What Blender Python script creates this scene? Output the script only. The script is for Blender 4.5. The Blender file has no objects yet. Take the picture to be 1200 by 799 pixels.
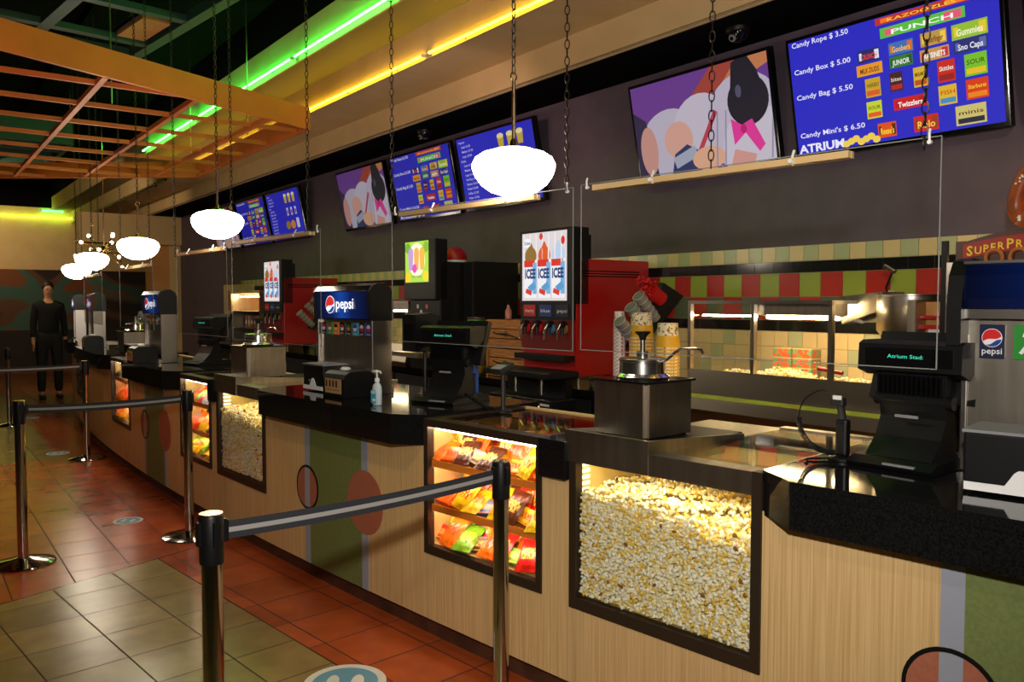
import bpy, bmesh, math, random
from mathutils import Matrix, Vector, Euler

random.seed(7)
PERSON_XY = (3.80,15.0)
PI = math.pi
R = math.radians
SC = bpy.context.scene
COL = SC.collection

# ------------------------------------------------------------------ camera
EYE = 1.57
YAW = 43.5
cd = bpy.data.cameras.new('camera')
cam = bpy.data.objects.new('camera', cd)
COL.objects.link(cam)
cam.location = (0, 0, EYE)
cam.rotation_euler = (R(90 - 2.69), 0, R(-YAW))
cd.sensor_width = 36
cd.lens = 968.0 / 1200.0 * 36
cd.clip_start = 0.02
SC.camera = cam

# ------------------------------------------------------------------ world, exposure
wd = bpy.data.worlds.new('world')
SC.world = wd
wd.use_nodes = True
wd.node_tree.nodes['Background'].inputs[0].default_value = (1.0, 0.78, 0.58, 1)
wd.node_tree.nodes['Background'].inputs[1].default_value = 0.014
SC.view_settings.view_transform = 'Standard'
SC.view_settings.look = 'None'
SC.view_settings.gamma = 1
SC.view_settings.use_curve_mapping = False
SC.view_settings.exposure = 0.0

# ------------------------------------------------------------------ unseen spot lights without fixtures: hall downlights, flash, canopy uplight, service side
def spot(loc, aim, power, col=(1, .72, .42), size=80, blend=.6, rad=.07):
    l = bpy.data.lights.new('unseen_spot', 'SPOT')
    l.energy = power
    l.color = col
    l.spot_size = R(size)
    l.spot_blend = blend
    l.shadow_soft_size = rad
    o = bpy.data.objects.new('unseen_spot', l)
    COL.objects.link(o)
    o.location = loc
    d = Vector(aim) - Vector(loc)
    o.rotation_euler = d.to_track_quat('-Z', 'Y').to_euler()
    return o
spot((-0.4, -0.9, 3.3), (2.3, 1.9, 0.9), 75, (1, .80, .60), 75)      # behind the photographer, on the counter front
spot((-0.05, -0.05, 1.98), (2.6, 2.5, 1.45), 300, (1, .93, .84), 96, .9, .05)   # the camera's own flash
spot((0.6, 2.9, 3.4), (0.9, 3.5, 0), 58, (1, .70, .38), 80)
spot((0.3, 6.4, 3.6), (1.1, 6.8, 0), 75, (1, .52, .25), 100)
spot((0.0, 10.5, 3.6), (1.0, 10.8, 0), 40, (1, .55, .28), 100)
spot((3.6, 20.5, 3.5), (4.6, 22.3, 2.2), 120, (1, .72, .42), 110)
spot((2.2, 14.6, 3.4), (6.0, 17.0, 2.0), 150, (1, .72, .45), 100)
spot((0.2, 4.6, 2.6), (2.2, 6.2, 3.2), 34, (1, .42, .14), 120)        # unseen warm spot aimed up at the orange canopy
spot((3.3, 0.4, 3.1), (5.0, 2.0, 2.2), 34, (1, .70, .58), 110)        # service side
spot((3.3, 4.6, 3.1), (5.2, 6.0, 2.1), 30, (1, .64, .55), 110)

# ------------------------------------------------------------------ plan curves
X0, S0, RAD = 2.32, 2.8, 42.0
def C(s, d=0.0, z=0.0):
    """point at s along the counter front, d towards the staff side"""
    th = max(0.0, (s - S0) / RAD)
    if th == 0:
        return Vector((X0 + d, s, z))
    return Vector((X0 + RAD * (1 - math.cos(th)) + d * math.cos(th), S0 + RAD * math.sin(th) - d * math.sin(th), z))
def Cth(s):
    return max(0.0, (s - S0) / RAD)
WA = R(7)
def W(s, d=0.0, z=0.0):
    """point at s along the back wall, d in front of it (towards the customers)"""
    return Vector((5.0 + s * math.sin(WA) - d * math.cos(WA), 2.81 + s * math.cos(WA) + d * math.sin(WA), z))

# ------------------------------------------------------------------ materials
MATS = {}
def mat(name, col, rough=.5, metal=0.0, emit=None, es=1.0, coat=0.0, spec=.5, alpha=None):
    m = bpy.data.materials.new(name)
    m.use_nodes = True
    b = m.node_tree.nodes['Principled BSDF']
    b.inputs['Base Color'].default_value = (*col, 1)
    b.inputs['Roughness'].default_value = rough
    b.inputs['Metallic'].default_value = metal
    b.inputs['Coat Weight'].default_value = coat
    b.inputs['Specular IOR Level'].default_value = spec
    if emit:
        b.inputs['Emission Color'].default_value = (*emit, 1)
        b.inputs['Emission Strength'].default_value = es
    MATS[name] = m
    return m
def S(r, g, b):
    """sRGB 0-255 to linear"""
    f = lambda c: (c / 12.92 if c <= .04045 else ((c + .055) / 1.055) ** 2.4)
    return (f(r / 255), f(g / 255), f(b / 255))
def N(m, t, **kw):
    n = m.node_tree.nodes.new(t)
    for k, v in kw.items():
        setattr(n, k, v)
    return n
def L(m, a, b):
    m.node_tree.links.new(a, b)
def BS(m):
    return m.node_tree.nodes['Principled BSDF']
def noise_col(m, c1, c2, scale=(1, 1, 1), nscale=5, detail=3, lo=.35, hi=.65, bump=0.0):
    tc = N(m, 'ShaderNodeTexCoord'); mp = N(m, 'ShaderNodeMapping')
    mp.inputs['Scale'].default_value = scale
    L(m, tc.outputs['Object'], mp.inputs[0])
    nz = N(m, 'ShaderNodeTexNoise'); nz.inputs['Scale'].default_value = nscale; nz.inputs['Detail'].default_value = detail
    L(m, mp.outputs[0], nz.inputs['Vector'])
    cr = N(m, 'ShaderNodeValToRGB')
    cr.color_ramp.elements[0].position = lo; cr.color_ramp.elements[0].color = (*c1, 1)
    cr.color_ramp.elements[1].position = hi; cr.color_ramp.elements[1].color = (*c2, 1)
    L(m, nz.outputs['Fac'], cr.inputs[0])
    L(m, cr.outputs[0], BS(m).inputs['Base Color'])
    if bump:
        bp = N(m, 'ShaderNodeBump'); bp.inputs['Strength'].default_value = bump; bp.inputs['Distance'].default_value = .004
        L(m, nz.outputs['Fac'], bp.inputs['Height']); L(m, bp.outputs[0], BS(m).inputs['Normal'])
    return m

wood = noise_col(mat('light_ribbed_wood', (.5, .3, .15), .55), S(188, 153, 100), S(217, 184, 130), (40, 40, .6), 4, 4, .3, .7, .15)
darkwood = noise_col(mat('crate_wood', (.3, .15, .06), .6), S(150, 92, 42), S(196, 132, 72), (2, 2, 30), 3, 3)
barwood = mat('pale_wood_bar', S(205, 172, 120), .5)
granite = noise_col(mat('black_granite', (.006, .006, .006), .06), (.004, .004, .004), (.009, .009, .010), (1, 1, 1), 160, 1)
steel = mat('brushed_steel', (.50, .46, .41), .28, 1.0)
steel2 = noise_col(mat('streaked_steel', (.5, .47, .43), .36, 1.0), (.38, .34, .28), (.46, .41, .35), (8, 8, 1), 4, 2)
chrome = mat('chrome', (.84, .81, .77), .2, 1.0)
postchrome = mat('dark_polished_chrome', (.50, .48, .45), .10, 1.0)
brass = mat('brass', (.62, .48, .22), .22, 1.0)
bronze = mat('dark_bronze_frame', S(62, 50, 38), .42, .5)
black = mat('black_plastic', (.0045, .0045, .005), .42, spec=.3)
blackg = mat('black_gloss', (.004, .004, .0045), .12, spec=.35)
blackm = mat('black_matt', (.005, .005, .005), .9, spec=.02)
bench = mat('bench_steel', (.34, .29, .23), .30, 1.0)
dkgrey = mat('dark_grey_plastic', (.015, .015, .016), .45, spec=.35)
grey = mat('grey_plastic', (.22, .22, .23), .5)
strip = mat('grey_laminate_strip', S(148, 153, 166), .5)
olive = noise_col(mat('olive_green_laminate', (.1, .12, .04), .6), S(102, 114, 62), S(112, 124, 68), (1, 1, 1), 90, 2)
salmon = noise_col(mat('salmon_laminate', (.4, .14, .08), .6), S(158, 92, 68), S(168, 100, 74), (1, 1, 1), 90, 2)
orange = noise_col(mat('orange_painted_metal', (.5, .16, .02), .5), S(196, 104, 34), S(206, 112, 38), (1, 1, 1), 4, 2)
tealm = mat('dark_teal_metal', S(42, 82, 66), .5)
cream = noise_col(mat('cream_plaster', (.5, .4, .25), .85), S(206, 178, 128), S(214, 186, 136), (1, 1, 1), 3, 2)
purple = noise_col(mat('aubergine_wall_paint', (.06, .05, .06), .75), S(86, 74, 88), S(94, 80, 94), (1, 1, 1), 6, 3)
white = mat('white_plastic', (.75, .74, .72), .45)
paper = mat('white_paper', (.8, .8, .8), .8)
red = mat('red_enamel', S(170, 12, 10), .35)
beltm = mat('black_webbing', S(38, 40, 46), .85)
belts = mat('grey_webbing_stripe', S(150, 148, 146), .8)
skin = mat('skin', S(196, 140, 110), .6)
hairm = mat('dark_hair', (.01, .008, .006), .6)

def glassy(name, tint=(1, 1, 1), refl=.06, rough=0.0):
    """thin clear sheet: transparent with a fresnel reflection"""
    m = bpy.data.materials.new(name); m.use_nodes = True
    nt = m.node_tree; nt.nodes.remove(nt.nodes['Principled BSDF'])
    t = N(m, 'ShaderNodeBsdfTransparent'); t.inputs[0].default_value = (*tint, 1)
    g = N(m, 'ShaderNodeBsdfGlossy'); g.inputs['Roughness'].default_value = rough
    lw = N(m, 'ShaderNodeLayerWeight'); lw.inputs[0].default_value = .5
    pw = N(m, 'ShaderNodeMath'); pw.operation = 'POWER'; pw.inputs[1].default_value = 4.0
    L(m, lw.outputs['Facing'], pw.inputs[0])
    f = N(m, 'ShaderNodeMath'); f.operation = 'MULTIPLY_ADD'; f.inputs[1].default_value = .85; f.inputs[2].default_value = refl
    L(m, pw.outputs[0], f.inputs[0])
    mx = N(m, 'ShaderNodeMixShader')
    L(m, f.outputs[0], mx.inputs[0]); L(m, t.outputs[0], mx.inputs[1]); L(m, g.outputs[0], mx.inputs[2])
    L(m, mx.outputs[0], nt.nodes['Material Output'].inputs[0])
    MATS[name] = m
    return m
glass = glassy('clear_glass', (.97, .98, .97))
acrylic = glassy('clear_acrylic', (.985, .985, .985))
edgeglass = mat('acrylic_edge', (.22, .23, .22), .2)
plasticclear = glassy('clear_plastic_cup', (.62, .60, .60), refl=.30, rough=.22)

def em(name, col, st):
    m = mat(name, (0.0, 0.0, 0.0), .6, emit=col, es=st)
    return m
globe = em('opal_glass_lit', (1, .86, .68), 26.0)
bulbm = em('warm_bulb', (1, .70, .38), 22.0)
neon_g = em('green_neon', S(60, 255, 80), 44.0)
neon_y = em('yellow_neon', (1, .62, .022), 20.0)
ledw = em('case_led_strip', (1, .80, .64), 60.0)
ledy = em('warm_tube_light', (1, .76, .38), 62.0)
ledp = em('popcorn_case_lamp', (1, .78, .42), 95.0)

def multi(name, cols, rough=.45):
    return [mat('%s_%d' % (name, i), c, rough) for i, c in enumerate(cols)]

# ------------------------------------------------------------------ mesh builder
class MB:
    def __init__(self):
        self.v = []; self.f = []; self.m = []; self.mats = []; self.M = Matrix()
    def mi(self, m):
        if m not in self.mats:
            self.mats.append(m)
        return self.mats.index(m)
    def add(self, vs, fs, m):
        k = len(self.v); i = self.mi(m)
        self.v += [self.M @ Vector(v) for v in vs]
        self.f += [tuple(a + k for a in f) for f in fs]
        self.m += [i] * len(fs)
        return self
    def box(self, x0, x1, y0, y1, z0, z1, m):
        vs = [(x, y, z) for z in (z0, z1) for y in (y0, y1) for x in (x0, x1)]
        fs = [(0, 2, 3, 1), (4, 5, 7, 6), (0, 1, 5, 4), (2, 6, 7, 3), (0, 4, 6, 2), (1, 3, 7, 5)]
        return self.add(vs, fs, m)
    def rbox(self, x0, x1, y0, y1, z0, z1, m, r=.01):
        """box with chamfered edges"""
        bm = bmesh.new()
        bmesh.ops.create_cube(bm, size=1)
        for v in bm.verts:
            v.co = Vector(((x0 + x1) / 2 + v.co.x * (x1 - x0), (y0 + y1) / 2 + v.co.y * (y1 - y0), (z0 + z1) / 2 + v.co.z * (z1 - z0)))
        r = min(r, .45 * min(abs(x1 - x0), abs(y1 - y0), abs(z1 - z0)))
        bmesh.ops.bevel(bm, geom=bm.edges[:], offset=r, segments=2, affect='EDGES', profile=.5)
        return self.addbm(bm, m)
    def addbm(self, bm, m):
        bm.verts.index_update()
        vs = [v.co.copy() for v in bm.verts]
        fs = [tuple(v.index for v in f.verts) for f in bm.faces]
        bm.free()
        return self.add(vs, fs, m)
    def cyl(self, p0, p1, r0, m, r1=None, n=20, caps=True):
        p0 = Vector(p0); p1 = Vector(p1); r1 = r0 if r1 is None else r1
        q = (p1 - p0).to_track_quat('Z', 'Y')
        vs = []
        for p, r in ((p0, r0), (p1, r1)):
            for i in range(n):
                a = 2 * PI * i / n
                vs.append(p + q @ Vector((r * math.cos(a), r * math.sin(a), 0)))
        fs = [(i, (i + 1) % n, n + (i + 1) % n, n + i) for i in range(n)]
        if caps:
            fs += [tuple(range(n - 1, -1, -1)), tuple(range(n, 2 * n))]
        return self.add(vs, fs, m)
    def lathe(self, prof, m, c=(0, 0, 0), n=28, sx=1, sy=1):
        vs = []; fs = []
        k = len(prof)
        for r, z in prof:
            for i in range(n):
                a = 2 * PI * i / n
                vs.append((c[0] + r * sx * math.cos(a), c[1] + r * sy * math.sin(a), c[2] + z))
        for j in range(k - 1):
            for i in range(n):
                fs.append((j * n + i, j * n + (i + 1) % n, (j + 1) * n + (i + 1) % n, (j + 1) * n + i))
        fs.append(tuple(range(n - 1, -1, -1))); fs.append(tuple(range((k - 1) * n, k * n)))
        return self.add(vs, fs, m)
    def tube(self, pts, r, m, n=8, closed=False):
        pts = [Vector(p) for p in pts]
        vs = []; fs = []; k = len(pts)
        up = Vector((0, 0, 1)); last = None
        for i, p in enumerate(pts):
            a = pts[(i - 1) % k] if (i or closed) else p
            b = pts[(i + 1) % k] if (i < k - 1 or closed) else p
            t = (b - a).normalized()
            if last is None:
                last = t.orthogonal().normalized()
            u = (last - t * last.dot(t))
            u = u.normalized() if u.length > 1e-6 else t.orthogonal().normalized()
            last = u; w = t.cross(u)
            rr = r[i] if isinstance(r, (list, tuple)) else r
            for j in range(n):
                c = 2 * PI * j / n
                vs.append(p + u * rr * math.cos(c) + w * rr * math.sin(c))
        for i in range(k if closed else k - 1):
            for j in range(n):
                i2 = (i + 1) % k
                fs.append((i * n + j, i * n + (j + 1) % n, i2 * n + (j + 1) % n, i2 * n + j))
        if not closed:
            fs += [tuple(range(n - 1, -1, -1)), tuple(range((k - 1) * n, k * n))]
        return self.add(vs, fs, m)
    def prism(self, poly, axis, a, b, m):
        """polygon extruded along axis ('x': poly is (y,z); 'y': poly is (x,z); 'z': poly is (x,y))"""
        P = {'x': lambda p, t: (t, p[0], p[1]), 'y': lambda p, t: (p[0], t, p[1]), 'z': lambda p, t: (p[0], p[1], t)}[axis]
        n = len(poly)
        vs = [P(p, a) for p in poly] + [P(p, b) for p in poly]
        fs = [(i, (i + 1) % n, n + (i + 1) % n, n + i) for i in range(n)] + [tuple(range(n - 1, -1, -1)), tuple(range(n, 2 * n))]
        return self.add(vs, fs, m)
    def sphere(self, c, r, m, sx=1, sy=1, sz=1, u=18, v=10):
        bm = bmesh.new(); bmesh.ops.create_uvsphere(bm, u_segments=u, v_segments=v, radius=r)
        for w in bm.verts:
            w.co = Vector((c[0] + w.co.x * sx, c[1] + w.co.y * sy, c[2] + w.co.z * sz))
        return self.addbm(bm, m)
    def torus(self, c, Rr, r, m, rot=None, n=12, k=6, sx=1.0):
        rot = rot or Matrix()
        pts = [Vector(c) + rot @ Vector((Rr * sx * math.cos(2 * PI * i / n), Rr * math.sin(2 * PI * i / n), 0)) for i in range(n)]
        return self.tube(pts, r, m, k, True)
    def face(self, pts, m):
        return self.add(pts, [tuple(range(len(pts)))], m)
    def build(self, name, parent=None, loc=None, rotz=0.0, smooth=False, at=None):
        me = bpy.data.meshes.new(name)
        me.from_pydata([tuple(v) for v in self.v], [], self.f)
        for m in self.mats:
            me.materials.append(m)
        me.polygons.foreach_set('material_index', self.m)
        bm = bmesh.new(); bm.from_mesh(me)
        bmesh.ops.recalc_face_normals(bm, faces=bm.faces[:])
        bm.to_mesh(me); bm.free()
        if smooth:
            me.polygons.foreach_set('use_smooth', [True] * len(me.polygons))
            try:
                me.set_sharp_from_angle(angle=R(40))
            except Exception:
                pass
        me.update()
        o = bpy.data.objects.new(name, me)
        COL.objects.link(o)
        if parent:
            o.parent = parent
        if loc is not None:
            o.location = loc; o.rotation_euler = (0, 0, rotz)
        return o

_txt = {}
def text_geo(s, bold=0.0):
    """flat letters: vertices in unit size and faces, left-aligned on the baseline"""
    k = (s, bold)
    if k in _txt:
        return _txt[k]
    cu = bpy.data.curves.new('lettering', 'FONT')
    cu.body = s; cu.size = 1; cu.offset = bold; cu.resolution_u = 2
    o = bpy.data.objects.new('lettering', cu); COL.objects.link(o)
    dg = bpy.context.evaluated_depsgraph_get()
    me = bpy.data.meshes.new_from_object(o.evaluated_get(dg))
    vs = [(v.co.x, v.co.y) for v in me.vertices]; fs = [tuple(p.vertices) for p in me.polygons]
    w = max([v[0] for v in vs] or [1])
    bpy.data.objects.remove(o); bpy.data.curves.remove(cu); bpy.data.meshes.remove(me)
    _txt[k] = (vs, fs, w)
    return _txt[k]
def put_text(b, s, m, org, U, V, height, width=None, bold=0.0, center=False, shear=0.0):
    """letters on the plane org + u*U + v*V; height is the size, width stretches the line to fit"""
    vs, fs, w = text_geo(s, bold)
    if not vs:
        return
    sx = (width / w) if width else height
    org = Vector(org); U = Vector(U); V = Vector(V)
    off = -w * sx / 2 if center else 0
    b.add([org + U * (x * sx + off + y * shear * height) + V * (y * height) for x, y in vs], fs, m)

def thing(name, label, cat, loc=(0, 0, 0), rot=(0, 0, 0), group=None):
    o = bpy.data.objects.new(name, None); COL.objects.link(o)
    o.empty_display_size = .1
    o.location = loc; o.rotation_euler = rot
    return tag(o, label, cat, group)
def tag(o, label=None, cat=None, group=None, kind=None):
    if label: o['label'] = label
    if cat: o['category'] = cat
    if group: o['group'] = group
    if kind: o['kind'] = kind
    return o
def struct(o):
    o['kind'] = 'structure'
    return o
def dup(root, label, loc=None, rot=None, group=None):
    def cp(o, par):
        c = o.copy(); COL.objects.link(c); c.parent = par
        for ch in o.children:
            cp(ch, c)
        return c
    r = cp(root, None)
    if loc is not None: r.location = loc
    if rot is not None: r.rotation_euler = rot
    r['label'] = label
    if group: r['group'] = group
    return r
def cplace(s, d, z, extra=0.0):
    return dict(loc=C(s, d, z), rot=(0, 0, -Cth(s) + extra))
def wplace(s, d, z, extra=0.0):
    return dict(loc=W(s, d, z), rot=(0, 0, -WA + extra))
Y_ = Vector((0, -1, 0)); Z_ = Vector((0, 0, 1))      # reading direction of a face that looks towards the customers

# ================================================================== SETTING
# ---- floor: red and green ceramic tiles
def floor_material():
    m = mat('ceramic_floor_tiles', (.3, .12, .05), .3)
    b = BS(m)
    tc = N(m, 'ShaderNodeTexCoord')
    def vecm(rot, ox, oy):
        r = N(m, 'ShaderNodeMapping'); r.vector_type = 'POINT'
        r.inputs['Rotation'].default_value = (0, 0, rot)
        L(m, tc.outputs['Object'], r.inputs[0])
        a = N(m, 'ShaderNodeVectorMath'); a.operation = 'SUBTRACT'; a.inputs[1].default_value = (ox, oy, 0)
        L(m, r.outputs[0], a.inputs[0])
        return a.outputs[0]
    def brick(vec, w, h, c1, c2):
        t = N(m, 'ShaderNodeTexBrick'); t.offset = 0; t.squash = 1
        t.inputs['Scale'].default_value = 1
        t.inputs['Brick Width'].default_value = w; t.inputs['Row Height'].default_value = h
        t.inputs['Mortar Size'].default_value = .0035; t.inputs['Mortar Smooth'].default_value = .1
        t.inputs['Bias'].default_value = 0
        t.inputs['Color1'].default_value = (*c1, 1); t.inputs['Color2'].default_value = (*c2, 1)
        t.inputs['Mortar'].default_value = (*S(52, 28, 16), 1)
        L(m, vec, t.inputs['Vector'])
        return t
    ra, rb = S(172, 80, 38), S(150, 68, 32)
    ga, gb = S(146, 122, 72), S(128, 110, 66)
    vn = vecm(0, 1.24 - .33 * 30, 4.44 - .335 * 40)
    vr = vecm(0, 1.95 - .33 * 30, 3.64 - .335 * 40)
    vf = vecm(R(7), 1.062 - .315 * 40, 5.0 - .335 * 40)
    A = brick(vn, .33, .335, ga, gb); B = brick(vr, .33, .335, ra, rb)
    Cc = brick(vf, .315, .335, ra, rb); D = brick(vf, .315, .335, ga, gb)
    sp = N(m, 'ShaderNodeSeparateXYZ'); L(m, tc.outputs['Object'], sp.inputs[0])
    def mth(op, a, bb):
        n = N(m, 'ShaderNodeMath'); n.operation = op
        for i, v in enumerate((a, bb)):
            if isinstance(v, (int, float)): n.inputs[i].default_value = v
            else: L(m, v, n.inputs[i])
        return n.outputs[0]
    x, y = sp.outputs[0], sp.outputs[1]
    far = mth('GREATER_THAN', mth('SUBTRACT', y, mth('MULTIPLY', x, .258)), 4.643)
    redn = mth('GREATER_THAN', x, 1.865)
    gfar = mth('MULTIPLY', mth('GREATER_THAN', y, 9.15), mth('LESS_THAN', mth('SUBTRACT', x, mth('MULTIPLY', y, .13)), 1.22))
    def mix(f, a, bb):
        n = N(m, 'ShaderNodeMix'); n.data_type = 'RGBA'
        L(m, f, n.inputs[0]); L(m, a, n.inputs[6]); L(m, bb, n.inputs[7])
        return n.outputs[2]
    def mixf(f, a, bb):
        n = N(m, 'ShaderNodeMix'); n.data_type = 'FLOAT'
        L(m, f, n.inputs[0]); L(m, a, n.inputs[2]); L(m, bb, n.inputs[3])
        return n.outputs[0]
    col = mix(far, mix(redn, A.outputs[0], B.outputs[0]), mix(gfar, Cc.outputs[0], D.outputs[0]))
    fac = mixf(far, mixf(redn, A.outputs[1], B.outputs[1]), mixf(gfar, Cc.outputs[1], D.outputs[1]))
    nz = N(m, 'ShaderNodeTexNoise'); nz.inputs['Scale'].default_value = 5; nz.inputs['Detail'].default_value = 6
    L(m, tc.outputs['Object'], nz.inputs['Vector'])
    mr = N(m, 'ShaderNodeMapRange'); mr.inputs[1].default_value = .3; mr.inputs[2].default_value = .7
    mr.inputs[3].default_value = .80; mr.inputs[4].default_value = 1.12
    L(m, nz.outputs[0], mr.inputs[0])
    hs = N(m, 'ShaderNodeHueSaturation'); L(m, mr.outputs[0], hs.inputs['Value']); L(m, col, hs.inputs['Color'])
    edge = mth('LESS_THAN', mth('ABSOLUTE', mth('SUBTRACT', mth('SUBTRACT', y, mth('MULTIPLY', x, .258)), 4.643), 0), .005)
    ed2 = mth('MULTIPLY', mth('LESS_THAN', mth('ABSOLUTE', mth('SUBTRACT', x, 1.865), 0), .004), mth('SUBTRACT', 1, far))
    edd = mth('MAXIMUM', edge, ed2)
    dk = N(m, 'ShaderNodeRGB'); dk.outputs[0].default_value = (*S(52, 28, 16), 1)
    L(m, mix(edd, hs.outputs[0], dk.outputs[0]), b.inputs['Base Color'])
    ro = N(m, 'ShaderNodeMapRange'); ro.inputs[3].default_value = .22; ro.inputs[4].default_value = .8
    L(m, fac, ro.inputs[0])
    r2 = N(m, 'ShaderNodeMath'); r2.operation = 'MULTIPLY_ADD'; r2.inputs[1].default_value = .04
    L(m, nz.outputs[0], r2.inputs[0]); L(m, ro.outputs[0], r2.inputs[2])
    L(m, r2.outputs[0], b.inputs['Roughness'])
    bp = N(m, 'ShaderNodeBump'); bp.invert = True; bp.inputs['Strength'].default_value = .5; bp.inputs['Distance'].default_value = .003
    L(m, fac, bp.inputs['Height']); L(m, bp.outputs[0], b.inputs['Normal'])
    return m
fb = MB()
fb.box(-6, 9, -3, 26, -.05, 0, floor_material())
struct(fb.build('floor'))

# ---- back wall with tile bands
def wbox(b, s0, s1, d0, d1, z0, z1, m):
    P = [W(s0, d0), W(s1, d0), W(s1, d1), W(s0, d1)]
    vs = [(p.x, p.y, z) for z in (z0, z1) for p in P]
    b.add(vs, [(0, 1, 2, 3), (4, 5, 6, 7), (0, 1, 5, 4), (1, 2, 6, 5), (2, 3, 7, 6), (3, 0, 4, 7)], m)
b = MB(); wbox(b, -5, 14.2, -.15, 0, 0, 3.29, purple); struct(b.build('wall_back'))

def tile_mats():
    return dict(c1=mat('tile_cream', S(214, 190, 140), .25), c2=mat('tile_pale_green', S(176, 180, 140), .25), k=mat('tile_black', (.008, .008, .008), .12),
                r=mat('tile_red', S(172, 42, 34), .3), g=mat('tile_lime', S(146, 158, 62), .3), dg=mat('tile_grey_green', S(84, 98, 78), .3),
                grout=mat('grout', S(150, 135, 105), .8))
T = tile_mats()
b = MB()
wbox(b, -5, 10.5, 0, .004, .90, 1.93, T['grout'])
def trow(z0, z1, w, seq, off=0.0):
    n = int(15.4 / w); g = .002
    for i in range(n):
        s0 = -5 + off + i * w
        wbox(b, s0 + g, s0 + w - g, .004, .010, z0 + g, z1 - g, seq(i))
trow(1.83, 1.93, .105, lambda i: T['c1'] if i % 2 else T['c2'])
trow(1.757, 1.83, .150, lambda i: T['k'])
trow(1.605, 1.757, .1505, lambda i: T['r'] if i % 2 else T['g'], .087)
trow(1.453, 1.605, .1505, lambda i: T['dg'] if i % 2 else T['r'], .087)
trow(1.38, 1.453, .150, lambda i: T['k'])
for k in range(4):
    trow(1.28 - k * .1, 1.38 - k * .1, .105, lambda i, k=k: T['c1'] if (i * 7 + k * 3) % 5 else T['c2'])
struct(b.build('trim_1'))

# ---- stepped soffit above the counter, customer side in the open dark ceiling
soff = cream
b = MB()
wbox(b, -5, 19.5, -.15, .6, 3.29, 3.31, blackm)
struct(b.build('ceiling_1'))
b = MB()
wbox(b, -5, 19.5, .58, .6, 3.285, 3.53, soff)
wbox(b, -5, 19.5, .6, 1.17, 3.53, 3.55, soff)
wbox(b, -5, 19.5, 1.15, 1.17, 3.52, 3.80, soff)
wbox(b, -5, 19.5, 1.58, 1.60, 3.79, 4.11, soff)
struct(b.build('ceiling_2'))
b = MB(); wbox(b, -5, 19.5, 1.17, 1.58, 3.80, 3.82, mat('olive_soffit_paint', S(132, 124, 78), .85)); struct(b.build('ceiling_5'))
b = MB()
b.box(-6, 8, -3, 26, 4.6, 4.7, blackm)
struct(b.build('ceiling_3'))
b = MB()
wbox(b, -5, 19.4, 1.60, 3.0, 4.50, 4.52, mat('dark_green_ceiling_paint', S(14, 14, 11), .95, spec=.02)); wbox(b, -5, 19.4, 1.58, 1.60, 4.11, 4.50, blackm)
struct(b.build('ceiling_4'))

# neon tubes: lengths end to end with white-capped ends and clips
def neon(lens, d, z, m, colour, ztop):
    for k, (s0, s1) in enumerate(lens):
        t = thing('neon_tube', '%s neon tube along the stepped soffit, %s' % (colour, ('nearest length', 'second length', 'third length', 'fourth length', 'fifth length')[k]), 'neon light', W(s0, d, z), (0, 0, -WA), '%s neon tubes on the soffit' % colour)
        l = s1 - s0
        g = MB(); g.cyl((0, .02, 0), (0, l - .02, 0), .0085, m, n=10); g.build('glowing_tube', t)
        e = MB()
        for y in (.012, l - .012):
            e.cyl((0, y - .012, 0), (0, y + .012, 0), .013, white, n=10)
            e.cyl((0, y, 0), (.03, y, 0), .009, white, n=8)
        e.build('end_cap', t)
        c = MB()
        n = max(2, int(l / .9))
        for i in range(n):
            y = (i + .5) * l / n
            c.box(0, .028, y - .006, y + .006, -.014, -.004, grey)
        c.build('clip', t)
neon([(-1.6, .3), (.3, 2.35), (2.42, 6.2), (6.25, 9.0), (9.05, 10.2)], 1.198, 3.543, neon_y, 'yellow', 3.8)
neon([(-1.0, 1.6), (1.6, 4.0), (4.05, 7.2), (7.25, 9.9)], 1.645, 3.825, neon_g, 'green', 4.1)

# ---- far hall: end wall of the service side, cove and mural wall
amber = noise_col(mat('amber_wall_paint', (.3, .15, .05), .8), S(196, 138, 78), S(206, 148, 86), (1, 1, 1), 3, 2)
b = MB()
wbox(b, 14.2, 14.45, -.1, .22, 0, 3.29, cream); wbox(b, 14.2, 14.45, .22, .62, 0, 3.29, amber)
wbox(b, 14.1, 14.6, -.1, 1.85, 2.72, 3.285, cream)
struct(b.build('wall_end'))
b = MB()
def fwall(b, d0, d1, s, z0, z1, m, th=.2):
    wbox(b, s, s + th, d0, d1, z0, z1, m)
fwall(b, -1.0, 9.0, 19.5, 0, 3.85, cream); fwall(b, -1.0, 9.0, 19.45, 3.85, 4.6, blackm)
struct(b.build('wall_far'))
def mural_mat():
    m = mat('painted_mural', (.05, .05, .05), .7)
    tc = N(m, 'ShaderNodeTexCoord'); mp = N(m, 'ShaderNodeMapping'); mp.inputs['Scale'].default_value = (.55, .55, .8)
    L(m, tc.outputs['Object'], mp.inputs[0])
    nz = N(m, 'ShaderNodeTexNoise'); nz.inputs['Scale'].default_value = 1.0; nz.inputs['Detail'].default_value = .4; nz.inputs['Distortion'].default_value = 1.4
    L(m, mp.outputs[0], nz.inputs['Vector'])
    cr = N(m, 'ShaderNodeValToRGB'); e = cr.color_ramp.elements
    e[0].position = .38; e[0].color = (*S(40, 26, 18), 1); e[1].position = .42; e[1].color = (*S(92, 60, 36), 1)
    for p, c in ((.5, S(92, 60, 36)), (.53, S(58, 92, 82)), (.62, S(58, 92, 82)), (.65, S(118, 66, 32))):
        x = e.new(p); x.color = (*c, 1)
    L(m, nz.outputs[0], cr.inputs[0]); L(m, cr.outputs[0], BS(m).inputs['Base Color'])
    return m
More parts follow.
